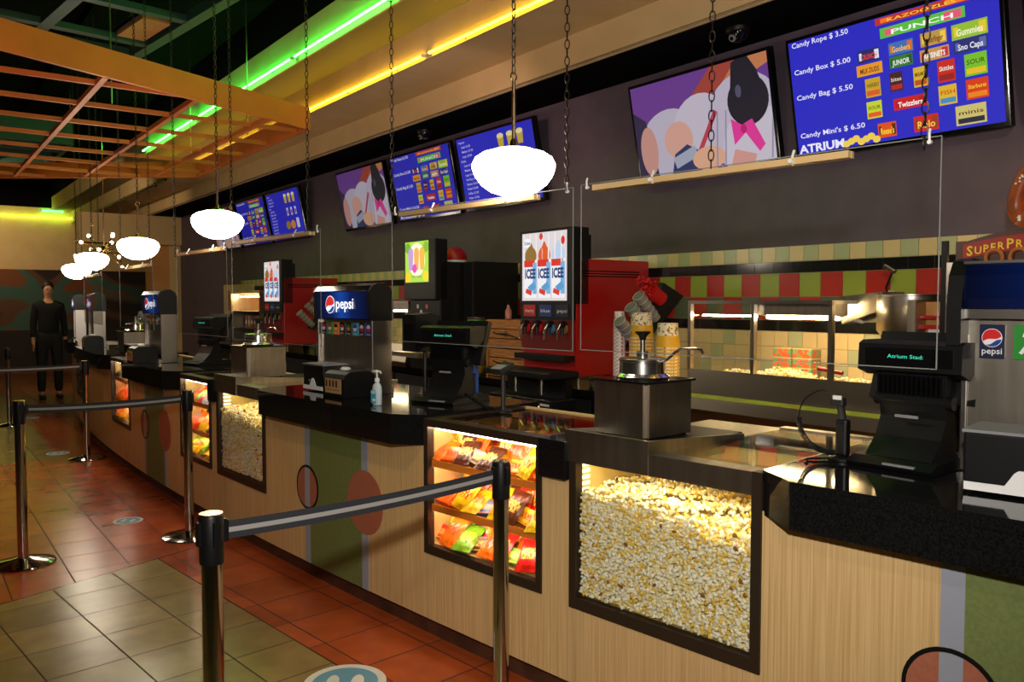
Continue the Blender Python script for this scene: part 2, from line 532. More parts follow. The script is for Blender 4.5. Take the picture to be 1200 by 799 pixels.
b = MB(); fwall(b, -1.0, 8.8, 19.38, .9, 2.35, mural_mat(), .1); fwall(b, -1.0, 8.8, 19.38, 0, .9, mat('dark_wainscot', S(34, 26, 24), .6), .12)
o = b.build('wall_painting'); tag(o, 'dark teal and brown curved mural along the far wall', 'mural')
t = thing('neon_tube', 'yellow green neon line along the top of the far wall', 'neon light', W(19.42, 1.0, 3.62), (0, 0, -WA))
g = MB(); g.cyl((-5.0, 0, 0), (0, 0, 0), .02, em('lime_neon', S(190, 220, 30), 12.0), n=8); g.build('glowing_tube', t)
e = MB(); e.cyl((-5.03, 0, 0), (-5.0, 0, 0), .026, white, n=8); e.cyl((0, 0, 0), (.03, 0, 0), .026, white, n=8); e.build('end_cap', t)
t = thing('neon_tube', 'short green neon length high on the far wall beside the soffit', 'neon light', W(19.4, 1.36, 3.77), (0, 0, -WA))
g = MB(); g.cyl((-.46, 0, 0), (0, 0, 0), .02, em('far_green_neon', S(60, 255, 80), 12.0), n=8); g.build('glowing_tube', t)
e = MB(); e.cyl((-.49, 0, 0), (-.46, 0, 0), .03, white, n=8); e.build('end_cap', t)

# ================================================================== COUNTER
def cstrip(b, s0, s1, d0, d1, z0, z1, m, step=.25):
    n = max(1, int(math.ceil((s1 - s0) / step))) if s1 > S0 else 1
    for i in range(n):
        a = s0 + (s1 - s0) * i / n; c = s0 + (s1 - s0) * (i + 1) / n
        P = [C(a, d0), C(c, d0), C(c, d1), C(a, d1)]
        vs = [(p.x, p.y, z) for z in (z0, z1) for p in P]
        fs = [(0, 1, 2, 3), (4, 5, 6, 7), (0, 1, 5, 4), (2, 3, 7, 6)]
        if i == 0: fs.append((3, 0, 4, 7))
        if i == n - 1: fs.append((1, 2, 6, 5))
        b.add(vs, fs, m)
CASES = [  # kind, centre, half width
    ('popcorn', 1.715, .405), ('candy', 2.65, .38), ('popcorn', 5.065, .39), ('candy', 5.90, .33), ('candy', 8.19, .41), ('popcorn', 11.25, .40)]
BLOCKS = [(-1.3, 1.31), (3.03, 4.68), (6.23, 7.78), (8.65, 10.8), (11.7, 12.9)]
counter = thing('concession_counter', 'long curved concession counter clad in light ribbed wood laminate', 'counter', C(0, .3, 0))
def CB(b, name, smooth=False):
    o = b.build(name, counter, smooth=smooth)
    o.location = -Vector(counter.location)
    return o
b = MB()
cstrip(b, -1.3, 12.9, 0, .02, .10, .44, wood)
edges = sorted([(c - h, c + h) for k, c, h in CASES])
prev = -1.3
for a, z in edges + [(12.9, 12.9)]:
    if a > prev: cstrip(b, prev, a, 0, .02, .44, .92, wood)
    prev = z
CB(b, 'front_panel')
b = MB(); cstrip(b, -1.3, 12.9, .05, .065, 0, .10, noise_col(mat('brown_tile_skirting', (.1, .05, .03), .5), S(66, 40, 28), S(88, 54, 36), (1, 1, 1), 8, 3)); CB(b, 'skirting')
b = MB()
cstrip(b, -1.3, 12.9, .07, .70, .0, .43, blackm)
for a, z in BLOCKS:
    cstrip(b, a, z, .03, .72, .43, .91, blackm)
CB(b, 'cabinet_body')
b = MB(); P = [C(12.9, 0), C(12.9, .7)]
def disc(name, s, z, r, ring):
    b = MB(); th = Cth(s)
    n = 40
    def P(rr, a, d):
        return C(s + rr * math.cos(a), d, z + rr * math.sin(a))
    if not ring:
        vs = [P(r, 2 * PI * i / n, -.004) for i in range(n)]
        b.add(vs, [tuple(range(n))], salmon)
        vs = [P(r, 2 * PI * i / n, -.004) for i in range(n)] + [P(r, 2 * PI * i / n, 0) for i in range(n)]
        b.add(vs, [(i, (i + 1) % n, n + (i + 1) % n, n + i) for i in range(n)], salmon)
        CB(b, 'salmon_disc')
    else:
        vs = [P(r, 2 * PI * i / n, -.005) for i in range(n)] + [P(r - .012, 2 * PI * i / n, -.005) for i in range(n)] + [P(r, 2 * PI * i / n, 0) for i in range(n)]
        b.add(vs, [(i, (i + 1) % n, n + (i + 1) % n, n + i) for i in range(n)] + [(i, (i + 1) % n, 2 * n + (i + 1) % n, 2 * n + i) for i in range(n)], black)
        CB(b, 'black_ring')
        # salmon inside the ring on both sides of the grey strip
        for sg in (1, -1):
            q = []
            ri = r - .012; x0 = .030
            a0 = math.acos(x0 / ri)
            for i in range(17):
                a = -a0 + 2 * a0 * i / 16
                q.append(C(s + sg * ri * math.cos(a), -.003, z + ri * math.sin(a)))
            b = MB(); b.add(q, [tuple(range(17))], salmon)
            CB(b, 'salmon_inset')
for base in (.755, 4.14, 7.25):
    w = .60
    b = MB()
    cstrip(b, base - .03, base + .03, -.0018, .001, .10, .92, strip, .06); CB(b, 'grey_strip')
    b = MB()
    cstrip(b, base - w - .03, base - w + .03, -.0018, .001, .10, .92, strip, .06); CB(b, 'grey_strip')
    b = MB(); cstrip(b, base - w + .03, base - .03, -.0015, .001, .10, .92, olive, .1); CB(b, 'olive_panel')
    disc('d', base, .53, .125, True)
    disc('d', base - w, .55, .165, False)

# granite worktops
def worktop(name, label, s0, s1, chl=.14, chr_=.14):
    """s0 is the right (near) end in the picture; chamfered front corners"""
    pts = [(s0, 0.0), (s0 + chr_, -.10)]
    n = max(1, int((s1 - s0) / .25))
    for i in range(1, n):
        pts.append((s0 + chr_ + (s1 - s0 - chl - chr_) * i / n, -.10))
    pts += [(s1 - chl, -.10), (s1, 0.0), (s1, .74), (s0, .74)]
    O = C((s0 + s1) / 2, .3, 1.05)
    t = thing(name, label, 'worktop', O)
    poly = [(C(s, d) - O) for s, d in pts]
    poly = [(p.x, p.y) for p in poly]
    b = MB(); b.prism(poly, 'z', -.035, 0, granite); b.build('slab', t)
    b = MB(); inner = [(C(s, d + (.004 if d <= 0 else 0)) - O) for s, d in pts]
    b.prism([(p.x, p.y) for p in inner], 'z', -.142, -.036, granite); b.build('apron', t)
worktop('granite_worktop', 'thick black granite worktop under the nearest till at right', -1.3, 1.31)
worktop('granite_worktop', 'thick black granite worktop under the soda dispenser in the middle', 3.03, 4.70)
worktop('granite_worktop', 'thick black granite worktop left of the second candy case', 6.23, 7.78)
worktop('granite_worktop', 'long black granite worktop beyond the third candy case', 8.65, 10.8)
worktop('granite_worktop', 'farthest small black granite worktop at the counter end', 11.7, 12.9)
for (a, z, lab) in ((2.122, 2.268, 'small black granite block between nearest popcorn and candy cases'), (5.457, 5.568, 'small black granite block beside the second candy case')):
    b = MB(); w = (z - a) / 2 - .002
    b.rbox(-.03, .62, -w, w, -.075, .075, granite, .003)
    o = b.build('granite_filler'); tag(o, lab, 'worktop'); o.location = C((a + z) / 2, 0, .965); o.rotation_euler = (0, 0, -Cth((a + z) / 2))

caseint = noise_col(mat('case_lining', (.5, .4, .2), .35), S(206, 180, 110), S(214, 190, 122), (1, 1, 1), 3, 1)
shelfm = mat('orange_lit_tray', S(236, 140, 50), .25)  # clear trays; the orange light on them is put into the colour
amberglass = glassy('tinted_top_glass', (.72, .66, .55))
# ---- popcorn kernels
kmats = [mat('popcorn_white', S(246, 240, 218), .7), mat('popcorn_cream', S(240, 222, 160), .7), mat('popcorn_yellow', S(234, 196, 84), .65), mat('popcorn_hull', S(140, 84, 26), .6)]
def kernel_shapes():
    out = []
    for k in range(5):
        bm = bmesh.new(); rnd = random.Random(k)
        bmesh.ops.create_icosphere(bm, subdivisions=1, radius=1)
        blobs = [Vector((rnd.gauss(0, 1), rnd.gauss(0, 1), rnd.gauss(0, 1))).normalized() for _ in range(5)]
        for v in bm.verts:
            f = .55 + .62 * max(max(0, v.co.normalized().dot(q)) ** 4 for q in blobs) + rnd.uniform(-.05, .08)
            v.co *= f
        vs = [v.co.copy() for v in bm.verts]; fs = [tuple(v.index for v in f.verts) for f in bm.faces]; bm.free()
        out.append((vs, fs))
    return out
KS = kernel_shapes()
def popcorn_mass(hw, seed, h0=.385, cell=.0118):
    rnd = random.Random(seed); b = MB(); q_ = cell / .0155
    for m in kmats: b.mi(m)
    ny = int(2 * hw / cell)
    def top(y, x):
        return h0 + .015 * math.sin(y * 9 + 1) + .030 * y / hw + .010 * math.sin(y * 41 + x * 30)
    def put(x, y, z, r):
        vs, fs = KS[rnd.randrange(5)]
        q = Euler((rnd.random() * 6, rnd.random() * 6, rnd.random() * 6)).to_matrix()
        p = Vector((x, y, z))
        c = rnd.choices((0, 1, 2, 3), (54, 27, 18, 1.3))[0]
        k = len(b.v)
        b.v += [p + q @ (v * r) for v in vs]
        b.f += [tuple(a + k for a in f) for f in fs]; b.m += [c] * len(fs)
    for i in range(ny):
        y = -hw + (i + .5) * cell
        nz = int(top(y, 0) / cell)
        for j in range(nz):
            for lay in (0, 1):
                put(.020 + lay * .010 + rnd.uniform(-.004, .004), y + rnd.uniform(-.005, .005), .008 + (j + .5) * cell + rnd.uniform(-.005, .005), rnd.uniform(.0088, .0125) * q_)
        for kx in range(18):
            x = .03 + kx * .022
            put(x, y + rnd.uniform(-.01, .01), top(y, x) + rnd.uniform(-.008, .012) + .0012 * kx, rnd.uniform(.0095, .0135) * (q_ * .5 + .5))
    b.box(.045, .44, -hw + .02, hw - .02, 0, h0 - .06, kmats[1])
    return b

def popcorn_case(s, hw, label, plabel, pan=True, detail=True, seed=1):
    t = thing('popcorn_case', label, 'display case', C(s, 0, 0), (0, 0, -Cth(s)), 'lit popcorn display cases')
    b = MB()
    for y0, y1 in ((-hw, -hw + .035), (hw - .035, hw)):
        b.box(-.008, .03, y0, y1, .40, 1.04, bronze)
    b.box(-.008, .03, -hw + .035, hw - .035, .40, .445, bronze)
    b.build('front_frame', t)
    b = MB(); b.box(-.01, .03, -hw + .035, hw - .035, .965, 1.04, steel2); b.build('top_rail', t)
    b = MB(); b.box(.004, .009, -hw + .035, hw - .035, .445, .965, glass); b.build('front_pane', t)
    b = MB()
    b.box(.03, .50, -hw + .001, -hw + .02, .435, 1.01, caseint); b.box(.03, .50, hw - .02, hw - .001, .435, 1.01, caseint)
    b.box(.48, .50, -hw + .02, hw - .02, .435, 1.01, caseint); b.box(.03, .48, -hw + .02, hw - .02, .432, .444, caseint)
    b.build('lining', t)
    b = MB()
    for k in range(5):
        z = .945 - k * .024
        b.box(.035, .085, hw - .024, hw - .0195, z - .006, z + .006, em('self_lit_vent', (1, .9, .6), 3.0) if k == 0 and 'self_lit_vent' not in MATS else MATS['self_lit_vent'])  # slots emit themselves in place of lamp light shining through
    b.build('glowing_vent_slots', t)
    b = MB(); b.box(.032, .042, -hw + .05, hw - .05, .985, .997, ledp); b.build('case_lamp', t)
    # top: steel rails with glass lid
    y1 = .03 if pan else hw
    b = MB()
    b.box(.03, .07, -hw, y1, 1.015, 1.04, steel2); b.box(.90, .95, -hw, y1, 1.015, 1.04, steel2)
    b.box(.07, .90, -hw, -hw + .03, 1.015, 1.04, steel2); b.box(.50, .90, -hw + .03, y1, .96, .965, steel2)
    b.build('lid_frame', t)
    b = MB(); b.box(.11, .88, -hw + .021, y1 - .002, .955, .960, caseint); b.build('upper_tray', t)
    b = MB(); b.box(.07, .90, -hw + .03, y1, 1.028, 1.034, glass); b.build('glass_lid', t)
    if pan:
        b = MB()
        b.box(-.012, .012, .03, hw + .015, .965, 1.085, steel2); b.prism([(.012, .985), (.012, 1.085), (.62, 1.045), (.62, .985)], 'y', .03, .04, steel2)
        b.prism([(.012, .985), (.012, 1.085), (.62, 1.045), (.62, .985)], 'y', hw + .003, hw + .013, steel2)
        b.box(.012, .62, .04, hw + .003, .99, 1.050, black); b.box(.62, .95, .03, hw, 1.0, 1.03, steel2)
        b.build('drip_pan', t)
    p = popcorn_mass(hw - .022, seed, cell=.0142 if seed == 1 else .016).build('popcorn')
    tag(p, plabel, 'popcorn', kind='stuff'); p.location = C(s, 0, .445); p.rotation_euler = (0, 0, -Cth(s))
    return t
popcorn_case(1.715, .405, 'nearest popcorn case in dark bronze frame, filled with popcorn', 'loose yellow and white popcorn filling the nearest glass case', seed=1)
popcorn_case(5.065, .39, 'second popcorn case, left of the middle granite worktop', 'loose popcorn filling the second glass case', seed=2)
popcorn_case(11.25, .40, 'farthest popcorn case near the counter end', 'loose popcorn in the farthest glass case', seed=3)

# ---- candy cases
def candy_case(s, hw, label):
    t = thing('candy_case', label, 'display case', C(s, 0, 0), (0, 0, -Cth(s)), 'lit candy display cases')
    b = MB()
    for y0, y1 in ((-hw, -hw + .03), (hw - .03, hw)):
        b.box(-.008, .03, y0, y1, .41, 1.0, bronze)
    b.box(-.008, .03, -hw + .03, hw - .03, .41, .45, bronze); b.box(-.008, .03, -hw, hw, 1.0, 1.035, bronze)
    b.build('front_frame', t)
    b = MB(); b.box(.004, .009, -hw + .03, hw - .03, .45, 1.0, glass); b.build('front_pane', t)
    b = MB()
    b.box(.03, .46, -hw + .001, -hw + .015, .44, 1.0, caseint); b.box(.03, .46, hw - .015, hw - .001, .44, 1.0, caseint)
    b.box(.45, .46, -hw + .015, hw - .015, .44, 1.0, caseint); b.box(.03, .45, -hw + .015, hw - .015, .435, .45, caseint)
    b.build('lining', t)
    for z in (.63, .835):
        b = MB(); b.box(.02, .45, -hw + .016, hw - .016, z - .008, z, shelfm); b.box(.016, .022, -hw + .016, hw - .016, z - .022, z + .010, shelfm)
        sh = b.build('shelf', t)
        b = MB(); b.box(.024, .032, -hw + .03, hw - .03, z - .016, z - .008, ledw); b.build('shelf_light', sh)
    b = MB(); b.box(.032, .042, -hw + .04, hw - .04, .985, .999, ledw); b.build('case_lamp', t)
    b = MB()
    b.box(.03, .06, -hw, hw, 1.01, 1.035, bronze); b.box(.62, .66, -hw, hw, 1.01, 1.035, barwood)
    b.box(.06, .62, -hw, -hw + .03, 1.01, 1.035, bronze); b.box(.06, .62, hw - .03, hw, 1.01, 1.035, bronze)
    b.box(.46, .62, -hw + .03, hw - .03, .96, .965, black)
    b.build('lid_frame', t)
    b = MB(); b.box(.06, .62, -hw + .03, hw - .03, 1.024, 1.030, amberglass); b.build('glass_lid', t)
    return t
candy_case(2.65, .38, 'nearest candy case with three bright shelves of sweets')
candy_case(5.90, .33, 'second candy case, beside the second popcorn case')
candy_case(8.19, .41, 'third candy case, beyond the far granite worktop')

PK = dict(yellow=(S(246, 206, 20), S(196, 30, 20)), orange=(S(238, 112, 14), S(190, 40, 20)), red=(S(206, 22, 20), S(246, 190, 70)),
          brown=(S(84, 40, 22), S(230, 190, 80)), gold=(S(214, 160, 60), S(120, 40, 20)), blue=(S(60, 96, 160), S(226, 160, 90)),
          green=(S(110, 176, 36), S(250, 235, 60)), silver=(S(150, 150, 156), S(200, 90, 60)), pink=(S(226, 70, 120), S(250, 250, 250)))
PM = {k: (noise_col(mat('wrapper_' + k, a, .28), tuple(v * .72 for v in a), a, (1, 1, 1), 34, 3, .42, .5), noise_col(mat('wrapper_mark_' + k, c, .3), c, a, (1, 3, 1), 70, 1, .50, .56)) for k, (a, c) in PK.items()}
def bag_mesh(k):
    b = MB(); a, c = PM[k]; nu, nv = 9, 12; w, h, th = .062, .088, .017
    for sd in (-1, 1):
        vs = []; 
        for j in range(nv + 1):
            for i in range(nu + 1):
                u = -1 + 2 * i / nu; v = -1 + 2 * j / nv
                q = max(0, 1 - u * u) ** .5 * max(0, 1 - (v / .86) ** 2) ** .5 if abs(v) < .86 else 0
                wr = .0014 * math.sin(u * 11 + v * 7 + len(k))
                vs.append((sd * (q * th + wr * q * 2 + .0006), u * w * (1 - .07 * (1 - abs(v)) ), v * h))
        for j in range(nv):
            for i in range(nu):
                mark = sd < 0 and 4 <= j <= 7 and 1 <= i <= 7 and not (j in (4, 7) and i in (1, 7))
                k0 = j * (nu + 1) + i
                b.add([vs[k0], vs[k0 + 1], vs[k0 + nu + 2], vs[k0 + nu + 1]], [(0, 1, 2, 3)], c if mark else a)
    return b
def box_mesh(k):
    b = MB(); a, c = PM[k]
    b.rbox(-.012, .012, -.075, .075, -.038, .038, a, .002)
    b.box(-.0128, -.0122, -.05, .05, -.014, .016, c); b.box(-.0128, -.0122, -.072, .072, -.034, -.028, c)
    return b
PROT = {}
def package(kind, k):
    if (kind, k) not in PROT:
        bb = bag_mesh(k) if kind == 'bag' else box_mesh(k)
        me = bb.build('candy_' + kind, smooth=(kind == 'bag'))
        data = me.data; bpy.data.objects.remove(me)
        PROT[(kind, k)] = data
    o = bpy.data.objects.new('candy_' + kind, PROT[(kind, k)]); COL.objects.link(o)
    return o
ORD = ['first', 'second', 'third', 'fourth', 'fifth', 'sixth', 'seventh', 'eighth', 'ninth', 'tenth', 'eleventh', 'twelfth', 'thirteenth', 'fourteenth', 'fifteenth', 'sixteenth', 'seventeenth', 'eighteenth']
def fill_case(s, hw, which, seed, pal):
    rnd = random.Random(seed); th = Cth(s); O = C(s, 0, 0)
    for (sn, z, room) in (('bottom', .45, .17), ('middle', .63, .19), ('top', .835, .15)):
        for row, (x, nm) in enumerate(((.075, 'front'), (.15, 'second'), (.25, 'back'))):
            n = int((2 * hw - .05) / .078)
            for i in range(n):
                y = hw - .062 - i * (2 * hw - .124) / (n - 1)
                kind = 'box' if rnd.random() < .30 else 'bag'
                k = rnd.choice(pal[sn])
                o = package(kind, k)
                tilt = R(rnd.uniform(34, 62)) if row == 0 else R(rnd.uniform(18, 40))
                if kind == 'box':
                    hz = .038
                    sc = .95
                else:
                    hz = .088; sc = .90 if sn != 'top' else .80
                hgt = hz * sc * math.cos(tilt) + .017 * sc * math.sin(tilt)
                lift = .002 + row * (.022 if sn != 'top' else .012)
                p = Vector((x + rnd.uniform(-.008, .008), y + rnd.uniform(-.012, .012), z + hgt + lift))
                M = Matrix.Rotation(-th, 4, 'Z')
                o.location = O + (M @ p)
                o.rotation_euler = (Matrix.Rotation(-th + R(rnd.uniform(-9, 9)), 4, 'Z') @ Matrix.Rotation(tilt, 4, 'Y') @ Matrix.Rotation(R(rnd.uniform(-12, 12)), 4, 'X')).to_euler()
                o.scale = (sc, sc, sc)
                tag(o, '%s candy %s, %s shelf %s row of %s candy case, %s from left' % (k, kind, sn, nm, which, ORD[i]), 'candy', 'candy packets in the %s candy case' % which)
fill_case(2.65, .38, 'nearest', 3, dict(bottom=['yellow', 'yellow', 'yellow', 'orange', 'red', 'green', 'brown'], middle=['yellow', 'yellow', 'orange', 'red', 'brown', 'blue'], top=['orange', 'gold', 'yellow', 'brown', 'orange']))
fill_case(5.90, .33, 'second', 5, dict(bottom=['green', 'yellow', 'green', 'blue', 'yellow'], middle=['silver', 'silver', 'red', 'yellow', 'blue', 'orange'], top=['red', 'red', 'green', 'silver', 'blue']))
fill_case(8.19, .41, 'third', 9, dict(bottom=['yellow', 'orange', 'yellow'], middle=['orange', 'red', 'gold'], top=['silver', 'gold', 'brown']))

# ================================================================== SCREENS
EMC = {}
def ec(rgb, st=1.0):
    k = (rgb, st)
    if k not in EMC:
        EMC[k] = em('screen_colour_%d_%d_%d' % rgb, S(*rgb), st)
    return EMC[k]
TW, TH = 1.20, .672
BLUE = (40, 40, 190)
def tv(s, label, draw, glow=1.0, group='menu screens along the back wall'):
    t = thing('television', label, 'screen', W(s, .15, 2.815), (0, R(-11.5), -WA), group)
    b = MB(); b.rbox(-.002, .05, -TW / 2 - .022, TW / 2 + .022, -TH / 2 - .03, TH / 2 + .022, blackg, .006); b.build('housing', t)
    b = MB(); b.box(.05, .10, -.2, .2, -.15, .15, black); b.box(.09, .138, -.06, .06, -.05, .05, black); b.build('wall_bracket', t)
    b = MB(); draw(b); b.build('screen', t)
    return t
class Pic:
    """flat picture on a plane; u to the right, v up, both 0..1"""
    def __init__(self, b, w, h, x=-.004, u0=0, v0=0, st=1.0):
        self.b = b; self.w = w; self.h = h; self.x = x; self.k = 0; self.st = st
    def P(self, u, v):
        return (self.x - self.k * .00025, self.w / 2 - u * self.w, -self.h / 2 + v * self.h)
    def poly(self, pts, c):
        self.k += 1
        for ax, lim, sg in ((0, 0, 1), (0, 1, -1), (1, 0, 1), (1, 1, -1)):      # trim to the picture's edge
            out = []
            for i in range(len(pts)):
                p, q = pts[i - 1], pts[i]
                a, c_ = (p[ax] - lim) * sg, (q[ax] - lim) * sg
                if (a >= 0) != (c_ >= 0):
                    t = a / (a - c_); out.append((p[0] + (q[0] - p[0]) * t, p[1] + (q[1] - p[1]) * t))
                if c_ >= 0: out.append(q)
            pts = out
            if len(pts) < 3: return
        self.b.face([self.P(u, v) for u, v in pts], ec(c, self.st))
    def rect(self, u0, v0, u1, v1, c):
        self.poly([(u0, v0), (u1, v0), (u1, v1), (u0, v1)], c)
    def rrect(self, uc, vc, w, h, c, rot=0.0):
        q = []
        asp = self.w / self.h
        for a, e in ((-1, -1), (1, -1), (1, 1), (-1, 1)):
            x, y = a * w / 2 * asp, e * h / 2
            q.append((uc + (x * math.cos(rot) - y * math.sin(rot)) / asp, vc + x * math.sin(rot) + y * math.cos(rot)))
        self.poly(q, c)
    def ell(self, uc, vc, ru, rv, c, n=28, a0=0, a1=2 * PI, rot=0.0):
        asp = self.w / self.h
        q = []
        for i in range(n + (a1 - a0 < 6.2)):
            a = a0 + (a1 - a0) * i / n
            x, y = ru * asp * math.cos(a), rv * math.sin(a)
            q.append((uc + (x * math.cos(rot) - y * math.sin(rot)) / asp, vc + x * math.sin(rot) + y * math.cos(rot)))
        self.poly(q, c)
    def text(self, s, u, v, h, c, width=None, bold=0.0, center=False, rot=0.0):
        self.k += 1
        U = Vector((0, -math.cos(rot), math.sin(rot))); V = Vector((0, math.sin(rot), math.cos(rot)))
        put_text(self.b, s, ec(c, self.st), self.P(u, v), U, V, h * self.h, (width * self.w) if width else None, bold, center)

ICONS = [ # u, v, w, h, body, text, text colour, accent
    (.675, .966, .42, .055, (190, 50, 40), 'KAZOOZLES', (250, 200, 60), (240, 120, 40)),
    (.674, .868, .38, .082, (90, 190, 60), 'PUNCH', (250, 250, 250), (230, 90, 120)),
    (.421, .724, .108, .10, (30, 44, 90), 'CRUNCH', (235, 60, 60), (220, 230, 250)),
    (.576, .725, .115, .10, (60, 110, 180), 'Goobers', (250, 190, 70), (210, 110, 50)),
    (.724, .733, .115, .105, (190, 150, 70), 'Butterfinger', (120, 60, 20), (240, 200, 80)),
    (.877, .729, .148, .115, (150, 190, 50), 'Gummies', (250, 250, 210), (230, 200, 50)),
    (.419, .611, .128, .092, (230, 150, 40), 'MILK DUDS', (90, 40, 20), (230, 150, 40)),
    (.573, .619, .108, .092, (50, 120, 40), 'JUNIOR', (240, 240, 240), (30, 90, 40)),
    (.724, .612, .128, .092, (200, 150, 80), 'RAISINETS', (250, 250, 250), (200, 40, 60)),
    (.877, .617, .14, .10, (40, 46, 110), 'Sno Caps', (235, 235, 245), (90, 100, 170)),
    (.429, .458, .075, .155, (200, 160, 40), 'HARIBO', (60, 60, 40), (220, 90, 40)),
    (.543, .464, .060, .15, (70, 30, 30), 'bites', (230, 220, 210), (180, 40, 40)),
    (.655, .461, .062, .155, (215, 175, 50), "M&M'S", (90, 60, 20), (190, 80, 30)),
    (.770, .462, .075, .165, (200, 40, 30), 'Skittles', (245, 240, 230), (150, 30, 30)),
    (.894, .466, .092, .165, (120, 190, 40), 'SOUR', (30, 60, 20), (230, 190, 40)),
    (.427, .275, .075, .14, (200, 210, 50), 'SOUR', (20, 80, 30), (230, 90, 40)),
    (.600, .279, .155, .095, (200, 30, 30), 'Twizzlers', (250, 250, 250), (180, 20, 30)),
    (.769, .279, .078, .15, (220, 180, 40), 'FISH', (200, 40, 30), (70, 140, 190)),
    (.894, .284, .092, .15, (215, 60, 20), "Starburst", (250, 210, 50), (235, 130, 30)),
    (.481, .092, .090, .12, (225, 80, 20), "Reese's", (250, 215, 60), (90, 40, 20)),
    (.665, .092, .112, .125, (205, 40, 30), 'Rolo', (240, 200, 80), (150, 60, 20)),
    (.861, .099, .128, .15, (205, 190, 110), 'minis', (70, 50, 30), (40, 40, 60)),
]
def draw_candy(b, st=1.0):
    p = Pic(b, TW, TH, st=st)
    p.rect(0, 0, 1, 1, BLUE)
    wt = (235, 232, 248)
    for s, v in (('Candy Rope $ 3.50', .945), ('Candy Box $ 5.00', .71), ('Candy Bag $ 5.50', .485)):
        p.text(s, .018, v, .062, wt, width=.31, bold=.012)
    p.text("Candy Mini's $ 6.50", .018, .145, .062, wt, width=.355, bold=.012)
    p.text('ATRIUM', .008, .012, .10, wt, width=.25, bold=.035)
    for i in range(7):
        p.ell(.27 + i * .026, .03 + (i % 3) * .016, .02, .03, (240, 205, 80), 10)
    for i, (u, v, w, h, c, tx, tc, ac) in enumerate(ICONS):
        p.k = 5
        p.rrect(u, v, w, h, c)
        if h > .13:
            p.rrect(u, v - h * .28, w * .86, h * .26, ac)
            p.text(tx, u, v + h * .03, h * .30, tc, width=w * .82, bold=.01, center=True)
        else:
            p.rrect(u + w * .36, v, w * .2, h * .74, ac); p.rrect(u - w * .38, v, w * .12, h * .6, ac)
            p.text(tx, u, v - h * .28, h * .62, tc, width=w * .74, bold=.02, center=True)
def draw_menu(b, st=1.0):
    p = Pic(b, TW, TH, st=st)
    p.rect(0, 0, 1, 1, BLUE)
    wt = (215, 212, 240)
    for i, s in enumerate(('Popcorn', 'Small  $ 6.50', 'Medium  $ 7.50', 'Large  $ 8.50', 'Drinks', 'Small  $ 5.00', 'Medium  $ 6.00', 'Large  $ 6.50', 'Hot Dog  $ 5.50', 'Nachos  $ 6.50', 'Pretzel  $ 6.00', 'Coffee  $ 3.00', 'Water  $ 4.50')):
        p.text(s, .03 if not s[-1].isdigit() else .06, .93 - i * .066, .045, wt, bold=.006)
    for i in range(3):
        u = .60 + i * .12
        p.k = 3
        p.poly([(u - .03, .74), (u + .03, .74), (u + .04, .90), (u - .04, .90)], (200, 170, 60)); p.ell(u, .90, .042, .035, (240, 220, 150), 14)
    for i in range(3):
        u = .60 + i * .12
        p.k = 3
        p.rrect(u, .56, .05, .16, (200, 205, 235)); p.rrect(u, .55, .035, .08, (170, 40, 60))
    p.k = 3; p.ell(.55, .28, .07, .09, (150, 120, 40)); p.ell(.70, .28, .07, .09, (210, 130, 50)); p.rrect(.85, .30, .08, .2, (200, 205, 235))
    p.text('ATRIUM', .66, .05, .08, wt, width=.28, bold=.03)
def draw_film(b, st=1.0):
    p = Pic(b, TW, TH, st=st)
    p.rect(0, 0, 1, 1, (112, 62, 148))
    p.poly([(.45, .62), (1, 1), (.62, 1), (.40, .66)], (170, 70, 58)); p.poly([(.62, .68), (1, .9), (1, 1), (.80, 1)], (205, 130, 84))
    for u, v, ru, rv, c in ((.28, .30, .25, .40, (196, 186, 204)), (.52, .38, .22, .40, (206, 196, 212)), (.82, .40, .26, .48, (200, 190, 210)), (.88, .15, .22, .40, (214, 206, 220))):
        p.ell(u, v, ru, rv, c)
    p.poly([(0, 0), (.16, 0), (.10, .62), (0, .74)], (52, 40, 74)); p.ell(.10, .30, .07, .26, (206, 150, 140))
    p.ell(.34, .36, .11, .19, (222, 168, 152)); p.poly([(.26, .0), (.50, 0), (.48, .22), (.40, .30), (.30, .22)], (48, 56, 104))
    p.rrect(.38, .17, .18, .12, (170, 174, 194), .3)
    p.rrect(.56, .38, .03, .46, (196, 60, 84), -.6 + 1.57 * 0); p.ell(.55, .12, .12, .12, (232, 176, 146))
    p.ell(.855, .60, .135, .24, (34, 30, 44)); p.poly([(.745, .70), (.77, .98), (.80, 1.0), (.88, 1.0), (.93, .86), (.96, .68)], (34, 30, 44)); p.ell(.80, .70, .02, .06, (88, 84, 110))
    p.poly([(.74, .20), (.73, .46), (.80, .38), (.87, .42), (.94, .16), (.90, .10), (.82, .30)], (238, 60, 160))
    p.ell(.81, .34, .02, .045, (200, 30, 120))
    p.poly([(.70, .0), (.86, .0), (.88, .08), (.74, .16)], (222, 160, 150))
    for x in (.60, .66, .97):
        p.poly([(x, .02), (x + .01, .02), (x + .05, .55), (x + .04, .55)], (160, 150, 176))
tv(-2.21, 'large blue menu screen cut by the right picture edge', lambda b: draw_menu(b, .8))
tv(-.885, 'nearest candy menu screen with prices, right of the purple film picture', lambda b: draw_candy(b, .95))
tv(.475, 'nearest purple film picture screen with a pink bow', lambda b: draw_film(b, .72))
tv(2.87, 'blue food menu screen behind the nearest round pendant lamp', lambda b: draw_menu(b, .75))
tv(4.22, 'second candy menu screen, left of the nearest pendant lamp', lambda b: draw_candy(b, .6))
tv(5.62, 'second purple film picture screen, in the middle of the wall', lambda b: draw_film(b, .45))
tv(8.10, 'third blue food menu screen, right of the second pendant lamp', lambda b: draw_menu(b, .6))
tv(9.45, 'third candy menu screen, just right of the second pendant lamp', lambda b: draw_candy(b, .5))
